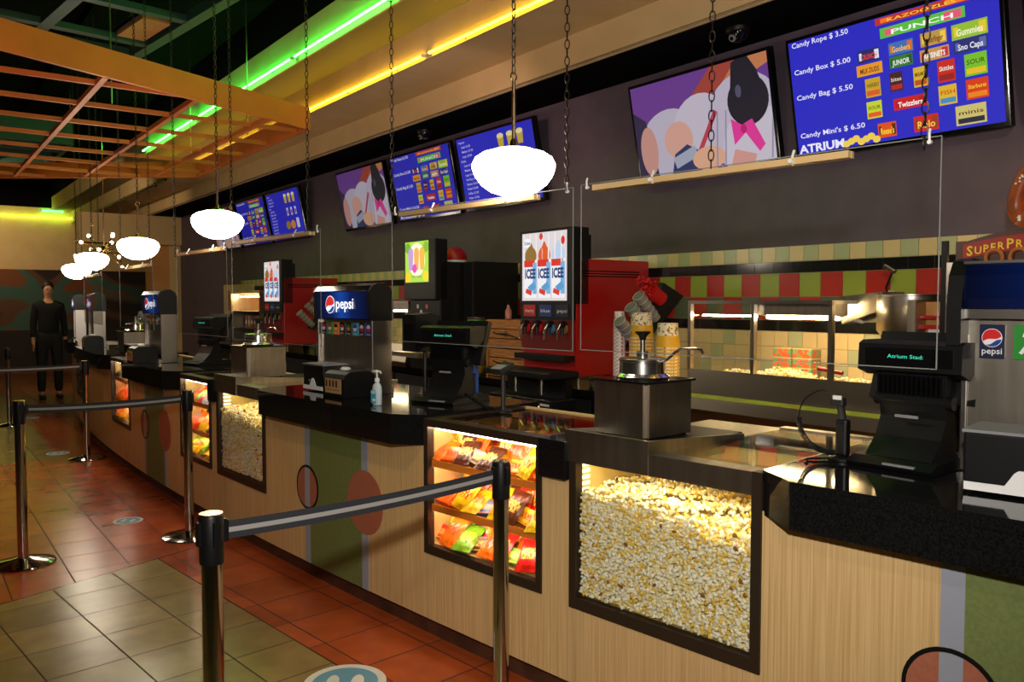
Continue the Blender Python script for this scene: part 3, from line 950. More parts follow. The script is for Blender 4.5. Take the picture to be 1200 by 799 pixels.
tv(10.85, 'farthest film picture screen, half behind the second pendant lamp', lambda b: draw_film(b, .4))

# small cameras under the soffit
for s, lab in ((.0, 'black dome security camera above the nearest screens'), (3.86, 'black dome security camera above the second candy menu')):
    t = thing('security_camera', lab, 'camera', W(s, .34, 3.29), (0, 0, -WA))
    b = MB(); b.lathe([(.0, 0), (.075, 0), (.075, -.02), (.068, -.03), (0, -.03)], black); b.build('mount', t, smooth=True)
    b = MB(); b.lathe([(.062, -.03), (.058, -.055), (.04, -.08), (.0, -.088)], blackg); b.build('dome', t, smooth=True)
    b = MB(); b.cyl((-.035, 0, -.06), (-.058, 0, -.075), .022, grey, n=16); b.cyl((-.056, 0, -.0735), (-.062, 0, -.0775), .012, blackg, n=14); b.build('lens', t)

# ================================================================== PENDANTS, CHAINS, SNEEZE GUARDS
def link_geo(b, z, turn, m, w=.0085, l=.0185, r=.0022):
    pts = []
    for i in range(12):
        a = 2 * PI * i / 12
        x = w * math.cos(a); zz = l * math.sin(a)
        pts.append((x * (0 if turn else 1), x * (1 if turn else 0), z + zz))
    b.tube(pts, r, m, 5, True)
def chain_mesh(name, z0, z1, m, r=.0022, parent=None):
    b = MB(); z = z0 + .017; i = 0
    while z < z1:
        link_geo(b, z, i % 2, m, r=r); z += .0315; i += 1
    return b.build(name, parent, smooth=True)
chm = mat('dark_steel_chain', (.045, .038, .03), .45, .8)
def pendant(s, z, label, sc=1.0):
    t = thing('pendant_lamp', label, 'pendant lamp', C(s, 0, z), (0, 0, 0), 'round opal pendant lamps over the counter')
    b = MB()
    b.lathe([(0, -.104), (.05, -.099), (.095, -.084), (.132, -.057), (.156, -.025), (.168, .006), (.168, .026), (.156, .050), (.128, .068), (.085, .080), (.05, .084), (0, .085)], globe, n=36)
    b.build('globe', t, smooth=True)
    b = MB(); b.lathe([(.075, .079), (.078, .084), (.05, .094), (.018, .100), (.012, .125), (0, .126)], brass, n=24); b.build('brass_cap', t, smooth=True)
    b = MB(); b.cyl((0, 0, .11), (0, 0, .36), .0075, brass, n=10); b.torus((0, 0, .375), .016, .003, brass, Matrix.Rotation(PI / 2, 4, 'X')); b.build('rod', t)
    chain_mesh('chain', .385, 4.60 - z, chm, .0028, t)
    return t
p0 = pendant(2.435, 2.10, 'nearest and largest glowing round pendant lamp')
for s, z, lab in ((5.397, 2.096, 'second glowing pendant lamp, before the far menu screens'), (7.365, 2.035, 'third glowing pendant lamp, above the far soda dispenser'),
                  (9.675, 2.02, 'fourth glowing pendant lamp, under the bulb chandelier'), (11.30, 1.96, 'farthest pendant lamp, lowest left of the row')):
    dup(p0, lab, C(s, 0, z))

def chain(s, d, z0, label):
    o = chain_mesh('hanging_chain', 0, 4.60 - z0, chm)
    tag(o, label, 'chain', 'chains holding the acrylic guards'); o.location = C(s, d, z0); o.rotation_euler = (0, 0, R(35))
    return o
def hook(s, z):
    pass
for s, z, lab in ((.854, 1.975, 'chain at the right end of the nearest acrylic guard'), (1.511, 1.995, 'chain before the purple film picture'), (2.144, 1.985, 'chain right of the nearest pendant lamp'),
                  (3.279, 1.95, 'chain left of the nearest pendant lamp'), (4.10, 1.95, 'chain right of the orange canopy corner'), (5.15, 1.94, 'chain right of the second pendant lamp'),
                  (6.3, 1.91, 'chain left of the second pendant lamp'), (7.0, 1.90, 'chain right of the third pendant lamp'), (8.05, 1.88, 'chain left of the third pendant lamp'), (9.2, 1.87, 'chain right of the chandelier bulbs'), (10.6, 1.86, 'farthest thin chain before the far wall')):
    chain(s, .0, z, lab)
def guard(s0, s1, z0, z1, label, bar=True, bs=None):
    """s0 right end, s1 left end"""
    sc = (s0 + s1) / 2; hw = (s1 - s0) / 2
    t = thing('acrylic_guard', label, 'sneeze guard', C(sc, 0, z0), (0, 0, -Cth(sc)), 'clear acrylic guards hung over the counter')
    h = z1 - z0; b = MB()
    b.face([(0, -hw, 0), (0, hw, 0), (0, hw, h), (0, -hw, h)], acrylic)
    b.build('sheet', t)
    b = MB(); e = .0014
    for y in (-hw, hw): b.box(-e, e, y - e, y + e, 0, h, edgeglass)
    b.box(-e, e, -hw, hw, -e, e, edgeglass); b.box(-e, e, -hw, hw, h - e, h + e, edgeglass)
    b.build('polished_edge', t)
    if bar:
        a, c = bs or (s0 + .12, s1 - .06)
        b = MB(); b.box(-.020, -.003, a - sc, c - sc, h - .028, h - .008, barwood); b.box(.003, .016, a - sc, c - sc, h - .028, h - .008, barwood)
        b.build('wooden_bar', t)
        for y in (a + .18 * (c - a) - sc, c - .28 * (c - a) - sc):
            b = MB(); b.cyl((-.03, y, h - .018), (-.004, y, h - .022), .007, white, n=10); b.tube([(-.012, y, h - .03), (-.016, y, h - .005), (-.005, y, h + .015)], .004, white, 6); b.build('cable_clip', t)
    for y in (-hw + .03, hw - .03):
        b = MB(); b.tube([(-.003, y, h - .012), (-.004, y, h + .012), (0, y, h + .022)], .0035, white, 6); b.cyl((-.005, y, h - .012), (.005, y, h - .012), .006, white, n=8); b.build('hanger', t)
    return t
guard(.81, 2.07, 1.392, 2.005, 'nearest acrylic guard, in front of the popcorn warmer', bs=(1.05, 2.0))
guard(2.11, 3.28, 1.385, 2.0, 'second acrylic guard, behind the nearest pendant lamp', bs=(2.3, 3.2))
guard(3.96, 5.15, 1.33, 1.965, 'third acrylic guard, behind the middle soda dispenser', bs=(4.05, 5.05))
guard(5.24, 6.26, 1.34, 1.94, 'fourth acrylic guard, under the second pendant lamp', bs=(5.3, 6.2))
guard(6.9, 8.1, 1.34, 1.89, 'fifth acrylic guard, under the third pendant lamp', bs=(7.0, 8.0))
guard(9.0, 10.4, 1.34, 1.87, 'farthest acrylic guard, near the counter end')

# ================================================================== ON THE COUNTER
decal_cols = dict(w=(235, 235, 235), r=(210, 30, 40), b=(20, 60, 150), n=(12, 24, 60), g=(40, 140, 50), y=(240, 200, 60), k=(16, 16, 18), c=(60, 150, 190), o=(220, 120, 60))
DM = {k: mat('decal_' + k, S(*v), .4) for k, v in decal_cols.items()}
DL = {k: em('backlit_' + k, S(*v), 1.6 if k == 'w' else 1.1) for k, v in decal_cols.items()}
def globe_logo(b, x, y, z, r, M, st=None):
    """round red-white-blue badge facing -x"""
    n = 32
    def circ(rr, dx, m, cond=None):
        b.face([(x - dx, y + rr * math.cos(2 * PI * i / n), z + rr * math.sin(2 * PI * i / n)) for i in range(n)], m)
    circ(r, .0006, M['w'])
    # upper red cap and lower blue cap divided by a slanting white band; reading right is -y
    def cap(a0, a1, bulge, m):
        q = [(a0 + (a1 - a0) * i / 16) for i in range(17)]
        pts = [(math.cos(a), math.sin(a)) for a in q]
        p0, p1 = pts[-1], pts[0]
        mid = []
        for i in range(1, 8):
            t = i / 8; mx = p0[0] + (p1[0] - p0[0]) * t; my = p0[1] + (p1[1] - p0[1]) * t
            dx, dy = p1[0] - p0[0], p1[1] - p0[1]; ln = math.hypot(dx, dy)
            k = bulge * math.sin(2 * PI * t) + .0
            mid.append((mx - dy / ln * k, my + dx / ln * k))
        allp = pts + mid
        b.face([(x - .0012, y - px * r * .94, z + py * r * .94) for px, py in allp], m)
    cap(R(10), R(205), .12, M['r'])
    cap(R(232), R(350), -.10, M['b'])
def soda_dispenser(s, label, lit=True, flags=True, w=.62, d=.27):
    t = thing('soda_dispenser', label, 'soda dispenser', C(s, d, 1.051), (0, 0, -Cth(s)), 'steel soda dispensers with blue lit headers')
    hw = w / 2
    b = MB()
    b.box(.02, .035, -hw, hw, .06, .44, steel2); b.box(.035, .10, -hw, -hw + .012, .06, .44, steel); b.box(.035, .10, hw - .012, hw, .06, .44, steel)
    b.rbox(.0, .13, -hw - .004, -hw + .012, .0, .42, steel, .004); b.rbox(.0, .13, hw - .012, hw + .004, .0, .42, steel, .004)
    b.box(.08, .12, -hw + .012, hw - .012, .0, .44, dkgrey)
    b.build('cabinet', t)
    prof = [(-.012, .42), (.0, .415), (.135, .415), (.14, .45), (.135, .56), (.12, .60), (.09, .622), (.04, .626), (.0, .61), (-.02, .58)]
    b = MB(); b.prism(prof, 'y', -hw - .012, -hw + .008, black); b.prism(prof, 'y', hw - .008, hw + .012, black)
    b.prism([(.0, .43), (.12, .43), (.12, .59), (.03, .62), (.0, .60)], 'y', -hw + .008, hw - .008, black)
    b.prism([(-.018, .585), (.0, .613), (.09, .628), (.09, .622), (.0, .607), (-.014, .58)], 'y', -hw + .008, hw - .008, blackg)
    b.build('header_shell', t)
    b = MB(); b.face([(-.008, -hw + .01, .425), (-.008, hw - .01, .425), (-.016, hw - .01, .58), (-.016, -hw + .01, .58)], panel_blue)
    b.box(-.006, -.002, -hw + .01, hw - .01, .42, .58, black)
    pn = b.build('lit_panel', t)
    if lit:
        b = MB(); globe_logo(b, -.017, .12, .505, .052, DL); b.build('round_badge', pn)
        b = MB(); put_text(b, 'pepsi', DL['w'], (-.0175, .055, .482), Y_, Z_, .088, .20, .012); b.build('lettering', pn)
    if flags:
        cols = [('n', 'w', 'r'), ('g', 'w', 'r'), ('o', 'y', 'k'), ('k', 'w', 'r'), ('k', 'o', 'g'), ('c', 'w', 'b'), ('n', 'r', 'w'), ('b', 'r', 'w')]
        words_ = ['pepsi', '7UP', 'tea', 'Dr', 'mug', 'sierra', 'pepsi', 'diet']
        for i, (a, c, e) in enumerate(cols):
            y = hw - .055 - i * (w - .11) / 7
            b = MB(); b.box(.014, .020, y - .026, y + .026, .325, .40, DM[a])
            b.face([(.0135, y + .02 * math.cos(2 * PI * k / 14), .37 + .02 * math.sin(2 * PI * k / 14)) for k in range(14)], DM[c])
            b.face([(.013, y + .02 * math.cos(PI * k / 8), .37 + .02 * math.sin(PI * k / 8)) for k in range(9)], DM[e])
            put_text(b, words_[i], DM['w'], (.0128, y, .332), Y_, Z_, .014, .036, .01, True)
            b.build('flavour_card', t)
    b = MB(); b.box(-.02, .16, -hw + .02, hw - .02, .0, .03, steel); b.box(-.01, .15, -hw + .03, hw - .03, .03, .034, black); b.build('drip_tray', t)
    return t
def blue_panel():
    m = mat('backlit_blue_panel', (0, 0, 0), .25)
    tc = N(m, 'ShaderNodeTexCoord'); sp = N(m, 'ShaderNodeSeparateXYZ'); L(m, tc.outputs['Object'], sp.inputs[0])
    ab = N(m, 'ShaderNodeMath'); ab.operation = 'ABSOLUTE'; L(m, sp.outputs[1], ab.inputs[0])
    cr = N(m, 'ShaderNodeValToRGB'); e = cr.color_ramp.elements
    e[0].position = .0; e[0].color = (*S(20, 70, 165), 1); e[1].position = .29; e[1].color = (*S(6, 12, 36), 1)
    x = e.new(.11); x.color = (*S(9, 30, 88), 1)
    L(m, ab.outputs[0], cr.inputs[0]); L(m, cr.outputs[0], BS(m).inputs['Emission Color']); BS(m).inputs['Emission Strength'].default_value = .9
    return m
panel_blue = blue_panel()
soda_dispenser(4.20, 'soda dispenser with glowing blue header on the middle worktop')
soda_dispenser(7.44, 'soda dispenser with blue header on the far worktop, left of a till', w=.56, d=.12)
soda_dispenser(10.45, 'second farthest soda dispenser, small and black topped', w=.5, d=.06, flags=False)
soda_dispenser(12.35, 'farthest soda dispenser at the counter end', w=.5, d=.02, flags=False)

# the nearest dispenser, bigger, cut by the right picture edge
t = thing('soda_dispenser', 'large soda dispenser with dark blue header at the right edge', 'soda dispenser', C(.50, .42, 1.051))
hw = .385
b = MB(); b.box(.02, .38, -hw, hw, 0, .47, steel2); b.rbox(.012, .05, hw - .014, hw + .006, .0, .42, steel, .004); b.box(-.022, .03, -hw + .012, hw - .012, .470, .498, steel); b.build('cabinet', t)
prof = [(-.05, .385), (-.035, .38), (.05, .38), (.36, .39), (.36, .64), (.06, .655), (.0, .645), (-.035, .60), (-.05, .50)]
b = MB(); b.prism(prof, 'y', hw - .012, hw + .03, black); b.prism(prof, 'y', -hw - .03, -hw + .012, black); b.prism([(.0, .50), (.35, .50), (.35, .63), (.06, .64), (.0, .63)], 'y', -hw + .012, hw - .012, black); b.build('header_shell', t)
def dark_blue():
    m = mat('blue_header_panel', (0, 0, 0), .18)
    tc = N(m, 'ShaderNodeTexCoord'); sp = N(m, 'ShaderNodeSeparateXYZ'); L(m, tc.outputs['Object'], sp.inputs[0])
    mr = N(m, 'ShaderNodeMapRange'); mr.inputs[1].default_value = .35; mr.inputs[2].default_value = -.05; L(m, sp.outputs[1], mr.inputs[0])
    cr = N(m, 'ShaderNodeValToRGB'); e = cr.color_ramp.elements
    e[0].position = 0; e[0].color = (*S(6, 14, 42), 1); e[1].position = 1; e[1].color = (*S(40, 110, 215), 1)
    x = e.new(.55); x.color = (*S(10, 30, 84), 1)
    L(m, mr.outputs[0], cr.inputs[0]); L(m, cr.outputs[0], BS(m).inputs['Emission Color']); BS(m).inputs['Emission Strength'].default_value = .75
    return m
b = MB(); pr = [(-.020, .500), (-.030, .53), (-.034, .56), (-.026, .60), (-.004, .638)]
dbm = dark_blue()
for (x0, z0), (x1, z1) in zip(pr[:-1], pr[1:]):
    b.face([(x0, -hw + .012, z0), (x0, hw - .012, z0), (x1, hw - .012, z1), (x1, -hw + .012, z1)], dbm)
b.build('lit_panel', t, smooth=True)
b = MB(); b.box(-.03, -.01, -hw + .01, hw - .01, .634, .642, steel); b.build('trim_strip', t)
b = MB(); b.box(.014, .022, .272, .340, .350, .452, DM['n']); put_text(b, 'pepsi', DM['w'], (.0125, .306, .364), Y_, Z_, .026, .056, .01, True); globe_logo(b, .0135, .306, .412, .028, DM); b.build('flavour_card', t)
b = MB(); b.box(.014, .022, .150, .248, .350, .452, DM['g'])
put_text(b, '7', DM['w'], (.0120, .240, .368), Y_, Z_, .085, None, .02, shear=.25); put_text(b, 'UP', DM['w'], (.0118, .198, .388), Y_, Z_, .042, .040, .02, shear=.2)
b.face([(.0122, .206 + .011 * math.cos(2 * PI * k / 16), .388 + .011 * math.sin(2 * PI * k / 16)) for k in range(16)], DM['r'])
b.face([(.0126, .180 + .024 * math.cos(2 * PI * k / 16), .366 + .010 * math.sin(2 * PI * k / 16)) for k in range(16)], DM['y']); b.build('flavour_card', t)
b = MB(); b.box(.014, .022, .03, .128, .350, .452, DM['o']); b.build('flavour_card', t)
b = MB(); b.box(-.10, .02, -.30, .30, .0, .03, steel); b.build('drip_tray', t)

# napkin dispensers
def napkins(s, d, label, w=.26, h=.155, extra=0.0, grp='napkin dispensers on the counter', depth=.17, pk=0.0):
    t = thing('napkin_dispenser', label, 'napkin dispenser', C(s, d, 1.0515), (0, 0, -Cth(s) + extra), grp)
    hw = w / 2
    b = MB(); b.rbox(0, depth, -hw, hw, .028, h, black, .006)
    b.prism([(hw - .01, .006), (hw - .01, .03), (-hw + .01, .03), (-hw + .01, .006)], 'x', .02, depth, dkgrey)
    b.build('body', t)
    b = MB(); pts = [(hw - .004, .008), (hw - .004, .030), (pk + .038, .030), (pk + .016, .066), (pk + .006, .074), (pk - .006, .074), (pk - .016, .066), (pk - .038, .030), (-hw + .004, .030), (-hw + .004, .008)]
    b.prism(pts, 'x', -.004, .0, paper); b.build('napkins', t)
    b = MB(); b.box(-.003, depth + .004, -hw - .003, hw + .003, h, h + .008, grey); b.build('lid', t)
    b = MB(); b.cyl((-.003, hw * .35, .06), (.0, hw * .35, .06), .003, white, n=8); b.build('lock', t)
    return t
napkins(.565, .14, 'black napkin dispenser with white napkins at the right edge', w=.43, h=.165, extra=R(4), depth=.19, pk=.075)
napkins(4.31, .13, 'left black napkin dispenser before the middle soda dispenser', w=.24, h=.15)
napkins(7.64, -.05, 'left napkin dispenser on the far worktop', w=.22, h=.14)
def round_dispenser(s, d, label):
    """lower rounded dispenser with a printed side"""
    t = thing('napkin_dispenser', label, 'napkin dispenser', C(s, d, 1.0515), (0, 0, -Cth(s)))
    prof = [(0, 0), (.0, .10), (.012, .125), (.04, .14), (.16, .14), (.19, .125), (.20, .10), (.20, 0)]
    b = MB(); b.prism(prof, 'y', -.11, .11, black); b.build('body', t)
    b = MB(); b.box(-.003, -.0005, -.085, .085, .02, .10, mat('printed_card_%d' % int(s * 10), S(176, 140, 96), .5)); 
    for k in range(4): b.box(-.0036, -.003, .06 - k * .035, .075 - k * .035, .055, .09, black)
    b.box(-.0036, -.003, -.07, .07, .035, .042, salmon); b.build('printed_front', t)
    b = MB(); b.lathe([(0, .14), (.03, .142), (.028, .152), (.015, .158), (0, .158)], white, (.10, .04, 0), 14); b.build('napkin_top', t)
round_dispenser(3.95, .06, 'rounded black dispenser with printed front on the middle worktop')
round_dispenser(7.36, -.085, 'rounded black dispenser beside the far soda dispenser')
round_dispenser(10.1, -.06, 'rounded black dispenser on the farthest worktop')

# hand sanitizer
t = thing('sanitizer_bottle', 'clear pump bottle of hand sanitizer with blue label', 'bottle', C(3.49, .045, 1.0512), (0, 0, -Cth(3.49)))
liquid = mat('clear_gel', S(190, 205, 215), .12)
b = MB(); b.lathe([(0, 0), (.026, 0), (.03, .005), (.03, .085), (.026, .10), (.012, .112), (.011, .12), (0, .12)], liquid, n=20, sx=.72); b.build('bottle', t, smooth=True)
b = MB(); b.box(-.0235, -.0222, -.022, .022, .012, .075, mat('label_blue', S(60, 170, 205), .4)); b.box(-.0242, -.0236, -.018, .018, .058, .072, white); b.box(-.0242, -.0236, -.018, .006, .02, .034, DM['w']); b.build('label', t)
b = MB(); b.cyl((0, 0, .118), (0, 0, .135), .013, white, n=16); b.cyl((0, 0, .135), (0, 0, .165), .0045, white, n=8); b.rbox(-.012, .012, -.012, .026, .163, .175, white, .004); b.tube([(0, -.01, .17), (0, -.03, .17), (0, -.036, .160)], .0035, white, 6); b.build('pump', t)

# topping pumps: steel box with kettle-shaped pump
def topping_pump(s, d, z, label, extra=0.0, w=.285):
    t = thing('topping_pump', label, 'butter pump', C(s, d, z), (0, 0, -Cth(s) + extra), 'steel topping pumps beside the popcorn lids')
    h = w / 2
    b = MB()
    bm = bmesh.new(); bmesh.ops.create_cube(bm, size=1)
    for v in bm.verts: v.co = Vector((v.co.x * w, v.co.y * w, .008 + (v.co.z + .5) * .205))
    bmesh.ops.bevel(bm, geom=[e for e in bm.edges if abs(e.verts[0].co.x - e.verts[1].co.x) < 1e-5 and abs(e.verts[0].co.y - e.verts[1].co.y) < 1e-5], offset=.018, segments=4, affect='EDGES')
    b.addbm(bm, steel2); b.build('body', t, smooth=True)
    b = MB(); b.rbox(-h - .006, h + .006, -h - .006, h + .006, .211, .220, blackg, .003); b.build('top_plate', t)
    for x in (-h + .03, h - .03):
        for y in (-h + .03, h - .03):
            b = MB(); b.cyl((x, y, 0), (x, y, .01), .012, black, n=10); b.build('foot', t)
    b = MB(); b.lathe([(0, .220), (.105, .220), (.108, .228), (.098, .236), (.092, .240), (.090, .285), (.094, .289), (.094, .296), (.086, .300), (.03, .304), (0, .304)], chrome, (.0, .0, 0), 36); b.build('jar_rim', t, smooth=True)
    b = MB(); b.cyl((0, 0, .30), (0, 0, .325), .024, chrome, n=20); b.cyl((0, 0, .32), (0, 0, .375), .010, steel, n=14); b.build('piston', t, smooth=True)
    b = MB(); b.lathe([(0, .370), (.012, .370), (.016, .385), (.030, .398), (.031, .404), (0, .404)], black, n=20); b.build('knob', t, smooth=True)
    b = MB(); b.tube([(.0, -.085, .285), (-.005, -.12, .295), (-.01, -.17, .33), (-.012, -.20, .345), (-.014, -.27, .348), (-.014, -.292, .345), (-.014, -.302, .328)], .0055, chrome, 10); b.build('spout', t, smooth=True)
    return t
topping_pump(2.01, .30, 1.051, 'nearest steel topping pump beside the big popcorn case', R(-3))
topping_pump(5.42, .28, 1.051, 'second steel topping pump behind the second popcorn case', R(2))
topping_pump(9.0, .30, 1.0515, 'farthest steel topping pump behind the third candy case', R(3))
# plinth shelf under far pump lies on the candy lid

# tills
def till(s, d, label, extra=0.0, vfd=True, sc=1.0):
    t = thing('till', label, 'cash register', C(s, d, 1.0515), (0, 0, -Cth(s) + extra), 'black touchscreen tills on the counter')
    b = MB(); b.prism([(-.16, 0), (-.17, .012), (-.13, .03), (.10, .04), (.15, .03), (.16, 0)], 'y', -.135, .135, black)
    b.box(-.165, -.15, -.08, .02, .008, .020, grey); b.build('base', t)
    b = MB()
    prof = [(-.11, .03), (-.05, .09), (-.02, .15), (-.03, .20), (-.005, .21), (.03, .20), (.05, .12), (.06, .03)]
    b.prism(prof, 'y', -.105, .105, black)
    b.cyl((-.01, -.125, .205), (-.01, .125, .205), .022, black, n=16)
    b.build('stand', t)
    b = MB(); b.rbox(-.046, -.040, -.03, .045, .150, .160, grey, .002); b.build('badge', t)
    b = MB()
    for k in range(14):
        y = -.10 + k * .0154
        b.box(-.045, -.02, y - .004, y + .004, .225, .285, blackg)
    b.box(-.03, .03, -.11, .11, .20, .30, black); b.build('vent_ribs', t)
    b = MB(); b.prism([(.02, .20), (.05, .19), (.13, .41), (.10, .42)], 'y', -.17, .17, black); b.build('touchscreen', t)
    if vfd:
        b = MB(); b.prism([(-.06, .30), (.0, .28), (.09, .34), (.09, .395), (-.03, .395), (-.055, .385)], 'y', -.165, .165, black); v = b.build('customer_display', t)
        b = MB(); b.box(-.0605, -.056, -.14, .14, .315, .372, blackg); w = b.build('display_window', v)
        b = MB(); put_text(b, 'Atrium Stad:', em('display_green', S(70, 230, 190), 1.2) if 'display_green' not in MATS else MATS['display_green'], (-.0612, .065, .341), Y_, Z_, .017, .115, .0)
        b.build('glowing_text', v)
    return t
till(1.02, .43, 'nearest black till with small green text display', R(-6))
till(3.36, .42, 'second black till, behind the nearest candy case', R(14))
till(6.84, .42, 'third black till, right of the far soda dispenser', R(10))
till(9.7, .42, 'farthest black till near the counter end', R(8), vfd=False)

# hand scanner with coiled cable
t = thing('barcode_scanner', 'black handheld scanner upright with coiled cable beside nearest till', 'scanner', C(1.21, .33, 1.0515))
b = MB(); b.lathe([(0, 0), (.045, 0), (.045, .008), (.02, .015), (0, .015)], black, n=20); b.build('stand_base', t, smooth=True)
b = MB(); b.rbox(-.018, .018, -.020, .020, .014, .135, black, .008); b.cyl((0, 0, .13), (0, .012, .185), .012, dkgrey, n=12); b.rbox(-.016, .016, -.005, .040, .175, .205, dkgrey, .006); b.build('scanner_body', t)
b = MB(); b.rbox(-.017, -.010, -.0, .03, .198, .212, white, .002); b.build('scanner_head', t)
pts = []
ctl = [Vector((-.0, .02, .205)), Vector((-.01, .07, .225)), Vector((-.02, .125, .19)), Vector((-.02, .145, .13)), Vector((-.02, .13, .075)), Vector((-.02, .09, .035)), Vector((-.02, .035, .022)), Vector((-.0, .0, .03))]
for i in range(320):
    a = i / 319 * (len(ctl) - 1); k = min(int(a), len(ctl) - 2); f = a - k
    p_, q_ = ctl[k], ctl[k + 1]; p0_ = ctl[max(0, k - 1)]; q1_ = ctl[min(len(ctl) - 1, k + 2)]
    c_ = .5 * ((2 * p_) + (q_ - p0_) * f + (2 * p0_ - 5 * p_ + 4 * q_ - q1_) * f * f + (-p0_ + 3 * p_ - 3 * q_ + q1_) * f ** 3)
    tn = (q_ - p_).normalized(); nn = Vector((0, -tn.z, tn.y)); rr_ = .0085 if k >= 3 else 0.0
    ph = a * 2 * PI * 9
    pts.append(c_ + Vector((1, 0, 0)) * rr_ * math.cos(ph) + nn * rr_ * math.sin(ph))
b = MB(); b.tube(pts, .0022, black, 5); b.build('coiled_cable', t)
t = thing('till_cable', 'black cable lying on the worktop before nearest till', 'cable', C(1.24, .22, 1.0515))
b = MB(); b.tube([(-.01, .03, .005), (.0, .045, .005), (.03, .045, .005), (.07, .01, .005), (.085, -.08, .005), (.09, -.16, .005)], .004, black, 6); o = b.build('cord', t)

# card terminal on a bent stand beside the second till
t = thing('card_terminal', 'card terminal on bent black stand by second till', 'card terminal', C(2.93, .40, 1.036))
b = MB(); b.cyl((0, 0, 0), (0, 0, .01), .045, black, n=20); b.cyl((0, 0, .01), (0, 0, .19), .012, dkgrey, n=12); b.tube([(0, .02, .01), (-.02, .10, .015), (-.02, .20, .05), (.02, .30, .06)], .010, black, 8); b.build('stand', t)
b = MB(); b.M = Matrix.Translation((0, 0, .20)) @ Matrix.Rotation(R(-20), 4, 'Y'); b.rbox(-.05, .05, -.04, .04, 0, .03, dkgrey, .008); b.build('terminal', t)
b = MB(); b.M = Matrix.Translation((0, 0, .20)) @ Matrix.Rotation(R(-20), 4, 'Y'); b.box(-.045, .005, -.034, .034, .0302, .032, grey); b.build('terminal_screen', t)
# paper slip and printer left of the till
t = thing('receipt_printer', 'low black receipt printer behind the second till', 'printer', C(3.52, .56, 1.0515))
b = MB(); b.rbox(-.08, .10, -.08, .08, 0, .13, black, .01); b.build('body', t)
b = MB(); b.prism([(-.08, .131), (.06, .131), (.06, .16), (-.02, .15)], 'y', -.07, .07, dkgrey); b.build('cover', t)
t = thing('blue_box', 'small blue box standing behind the second till', 'box', C(3.50, .68, 1.0515))
b = MB(); b.rbox(-.02, .02, -.03, .03, 0, .17, mat('blue_card', S(20, 80, 170), .4), .002); b.build('carton', t)
# cup stack left of the middle soda dispenser
cupprint = noise_col(mat('cup_white_red_print', (.8, .8, .8), .5), S(232, 222, 214), S(190, 40, 44), (1, 1, 1), 60, 1, .58, .64)
def cup_geo(b, r0, r1, h, m, z=0.0, inner=None):
    b.lathe([(0, z), (r0, z), (r1, z + h), (r1 + .002, z + h), (r1 + .002, z + h + .003), (r1 - .002, z + h + .003), (r0 - .002, z + .004), (0, z + .004)], m, n=22)
def cup_stack(n, pos, rotz, r0, r1, h, dz, mats_, kind, label, grp, inv=False):
    me = None
    for i in range(n):
        if me is None:
            b = MB()
            k = 8
            cup_geo(b, r0, r1, h, mats_[0])
            if len(mats_) > 1:
                zb = h * .50; rr = r0 + (r1 - r0) * .50
                b.lathe([(rr + .0006, zb), (r1 + .0004, h - .006)], mats_[1], n=22)
            o = b.build(kind, smooth=True); me = o.data
        else:
            o = bpy.data.objects.new(kind, me); COL.objects.link(o)
        o.location = pos + Vector((0, 0, i * dz + (h + .003 if inv else 0))); o.rotation_euler = (PI if inv else 0, 0, rotz)
        nth = 'topmost' if i == n - 1 else ('bottom' if i == 0 else '%s from the bottom' % ORD[i] if i < len(ORD) else 'number %d' % i)
        tag(o, '%s, %s of its stack' % (label, nth), kind.replace('_', ' '), grp)
cup_stack(12, C(4.62, .40, 1.0515), 0, .030, .043, .11, .028, [cupprint], 'paper_cup', 'red printed cup left of middle dispenser', 'tall stack of printed cups by the middle dispenser')

t = thing('lid_dispenser', 'black rounded dispenser head on a post right of middle dispenser', 'dispenser', C(3.66, .42, 1.0515), (0, 0, -Cth(3.66)))
b = MB(); b.cyl((.05, 0, 0), (.05, 0, .27), .012, black, n=10); b.cyl((.05, 0, 0), (.05, 0, .012), .05, black, n=16); b.build('post', t)
b = MB(); b.prism([(-.06, .25), (.10, .25), (.12, .33), (.10, .44), (.04, .46), (-.06, .45)], 'y', -.07, .06, black); b.box(-.064, -.060, -.05, .04, .30, .40, blackg); b.build('head', t)

# ================================================================== BACK BAR
b = MB()
t = thing('back_counter', 'long dark back counter along the tiled wall', 'counter', W(3.5, .75, 0), (0, 0, -WA))
b.box(.02, .748, -3.42, 6.9, .08, .90, blackm); b.box(.02, .748, -5.5, -4.80, .08, .90, blackm); b.box(.02, .748, -4.80, -3.42, .08, .775, blackm); b.box(.06, .74, -5.5, 6.9, 0, .08, blackm); b.build('cabinet', t)
b = MB(); b.box(-.01, .748, -3.42, 6.9, .90, .95, granite); b.box(-.01, .748, -5.5, -4.80, .90, .95, granite); b.build('slab', t)
for k in range(14):
    y = -3.3 + k * .72
    if y < -3.0: continue
    b = MB(); b.box(.005, .02, y, y + .68, .12, .88, dkgrey); o = b.build('door', t)
    b = MB(); b.cyl((-.012, y + .62, .70), (-.012, y + .62, .82), .006, steel, n=8); b.build('handle', o)

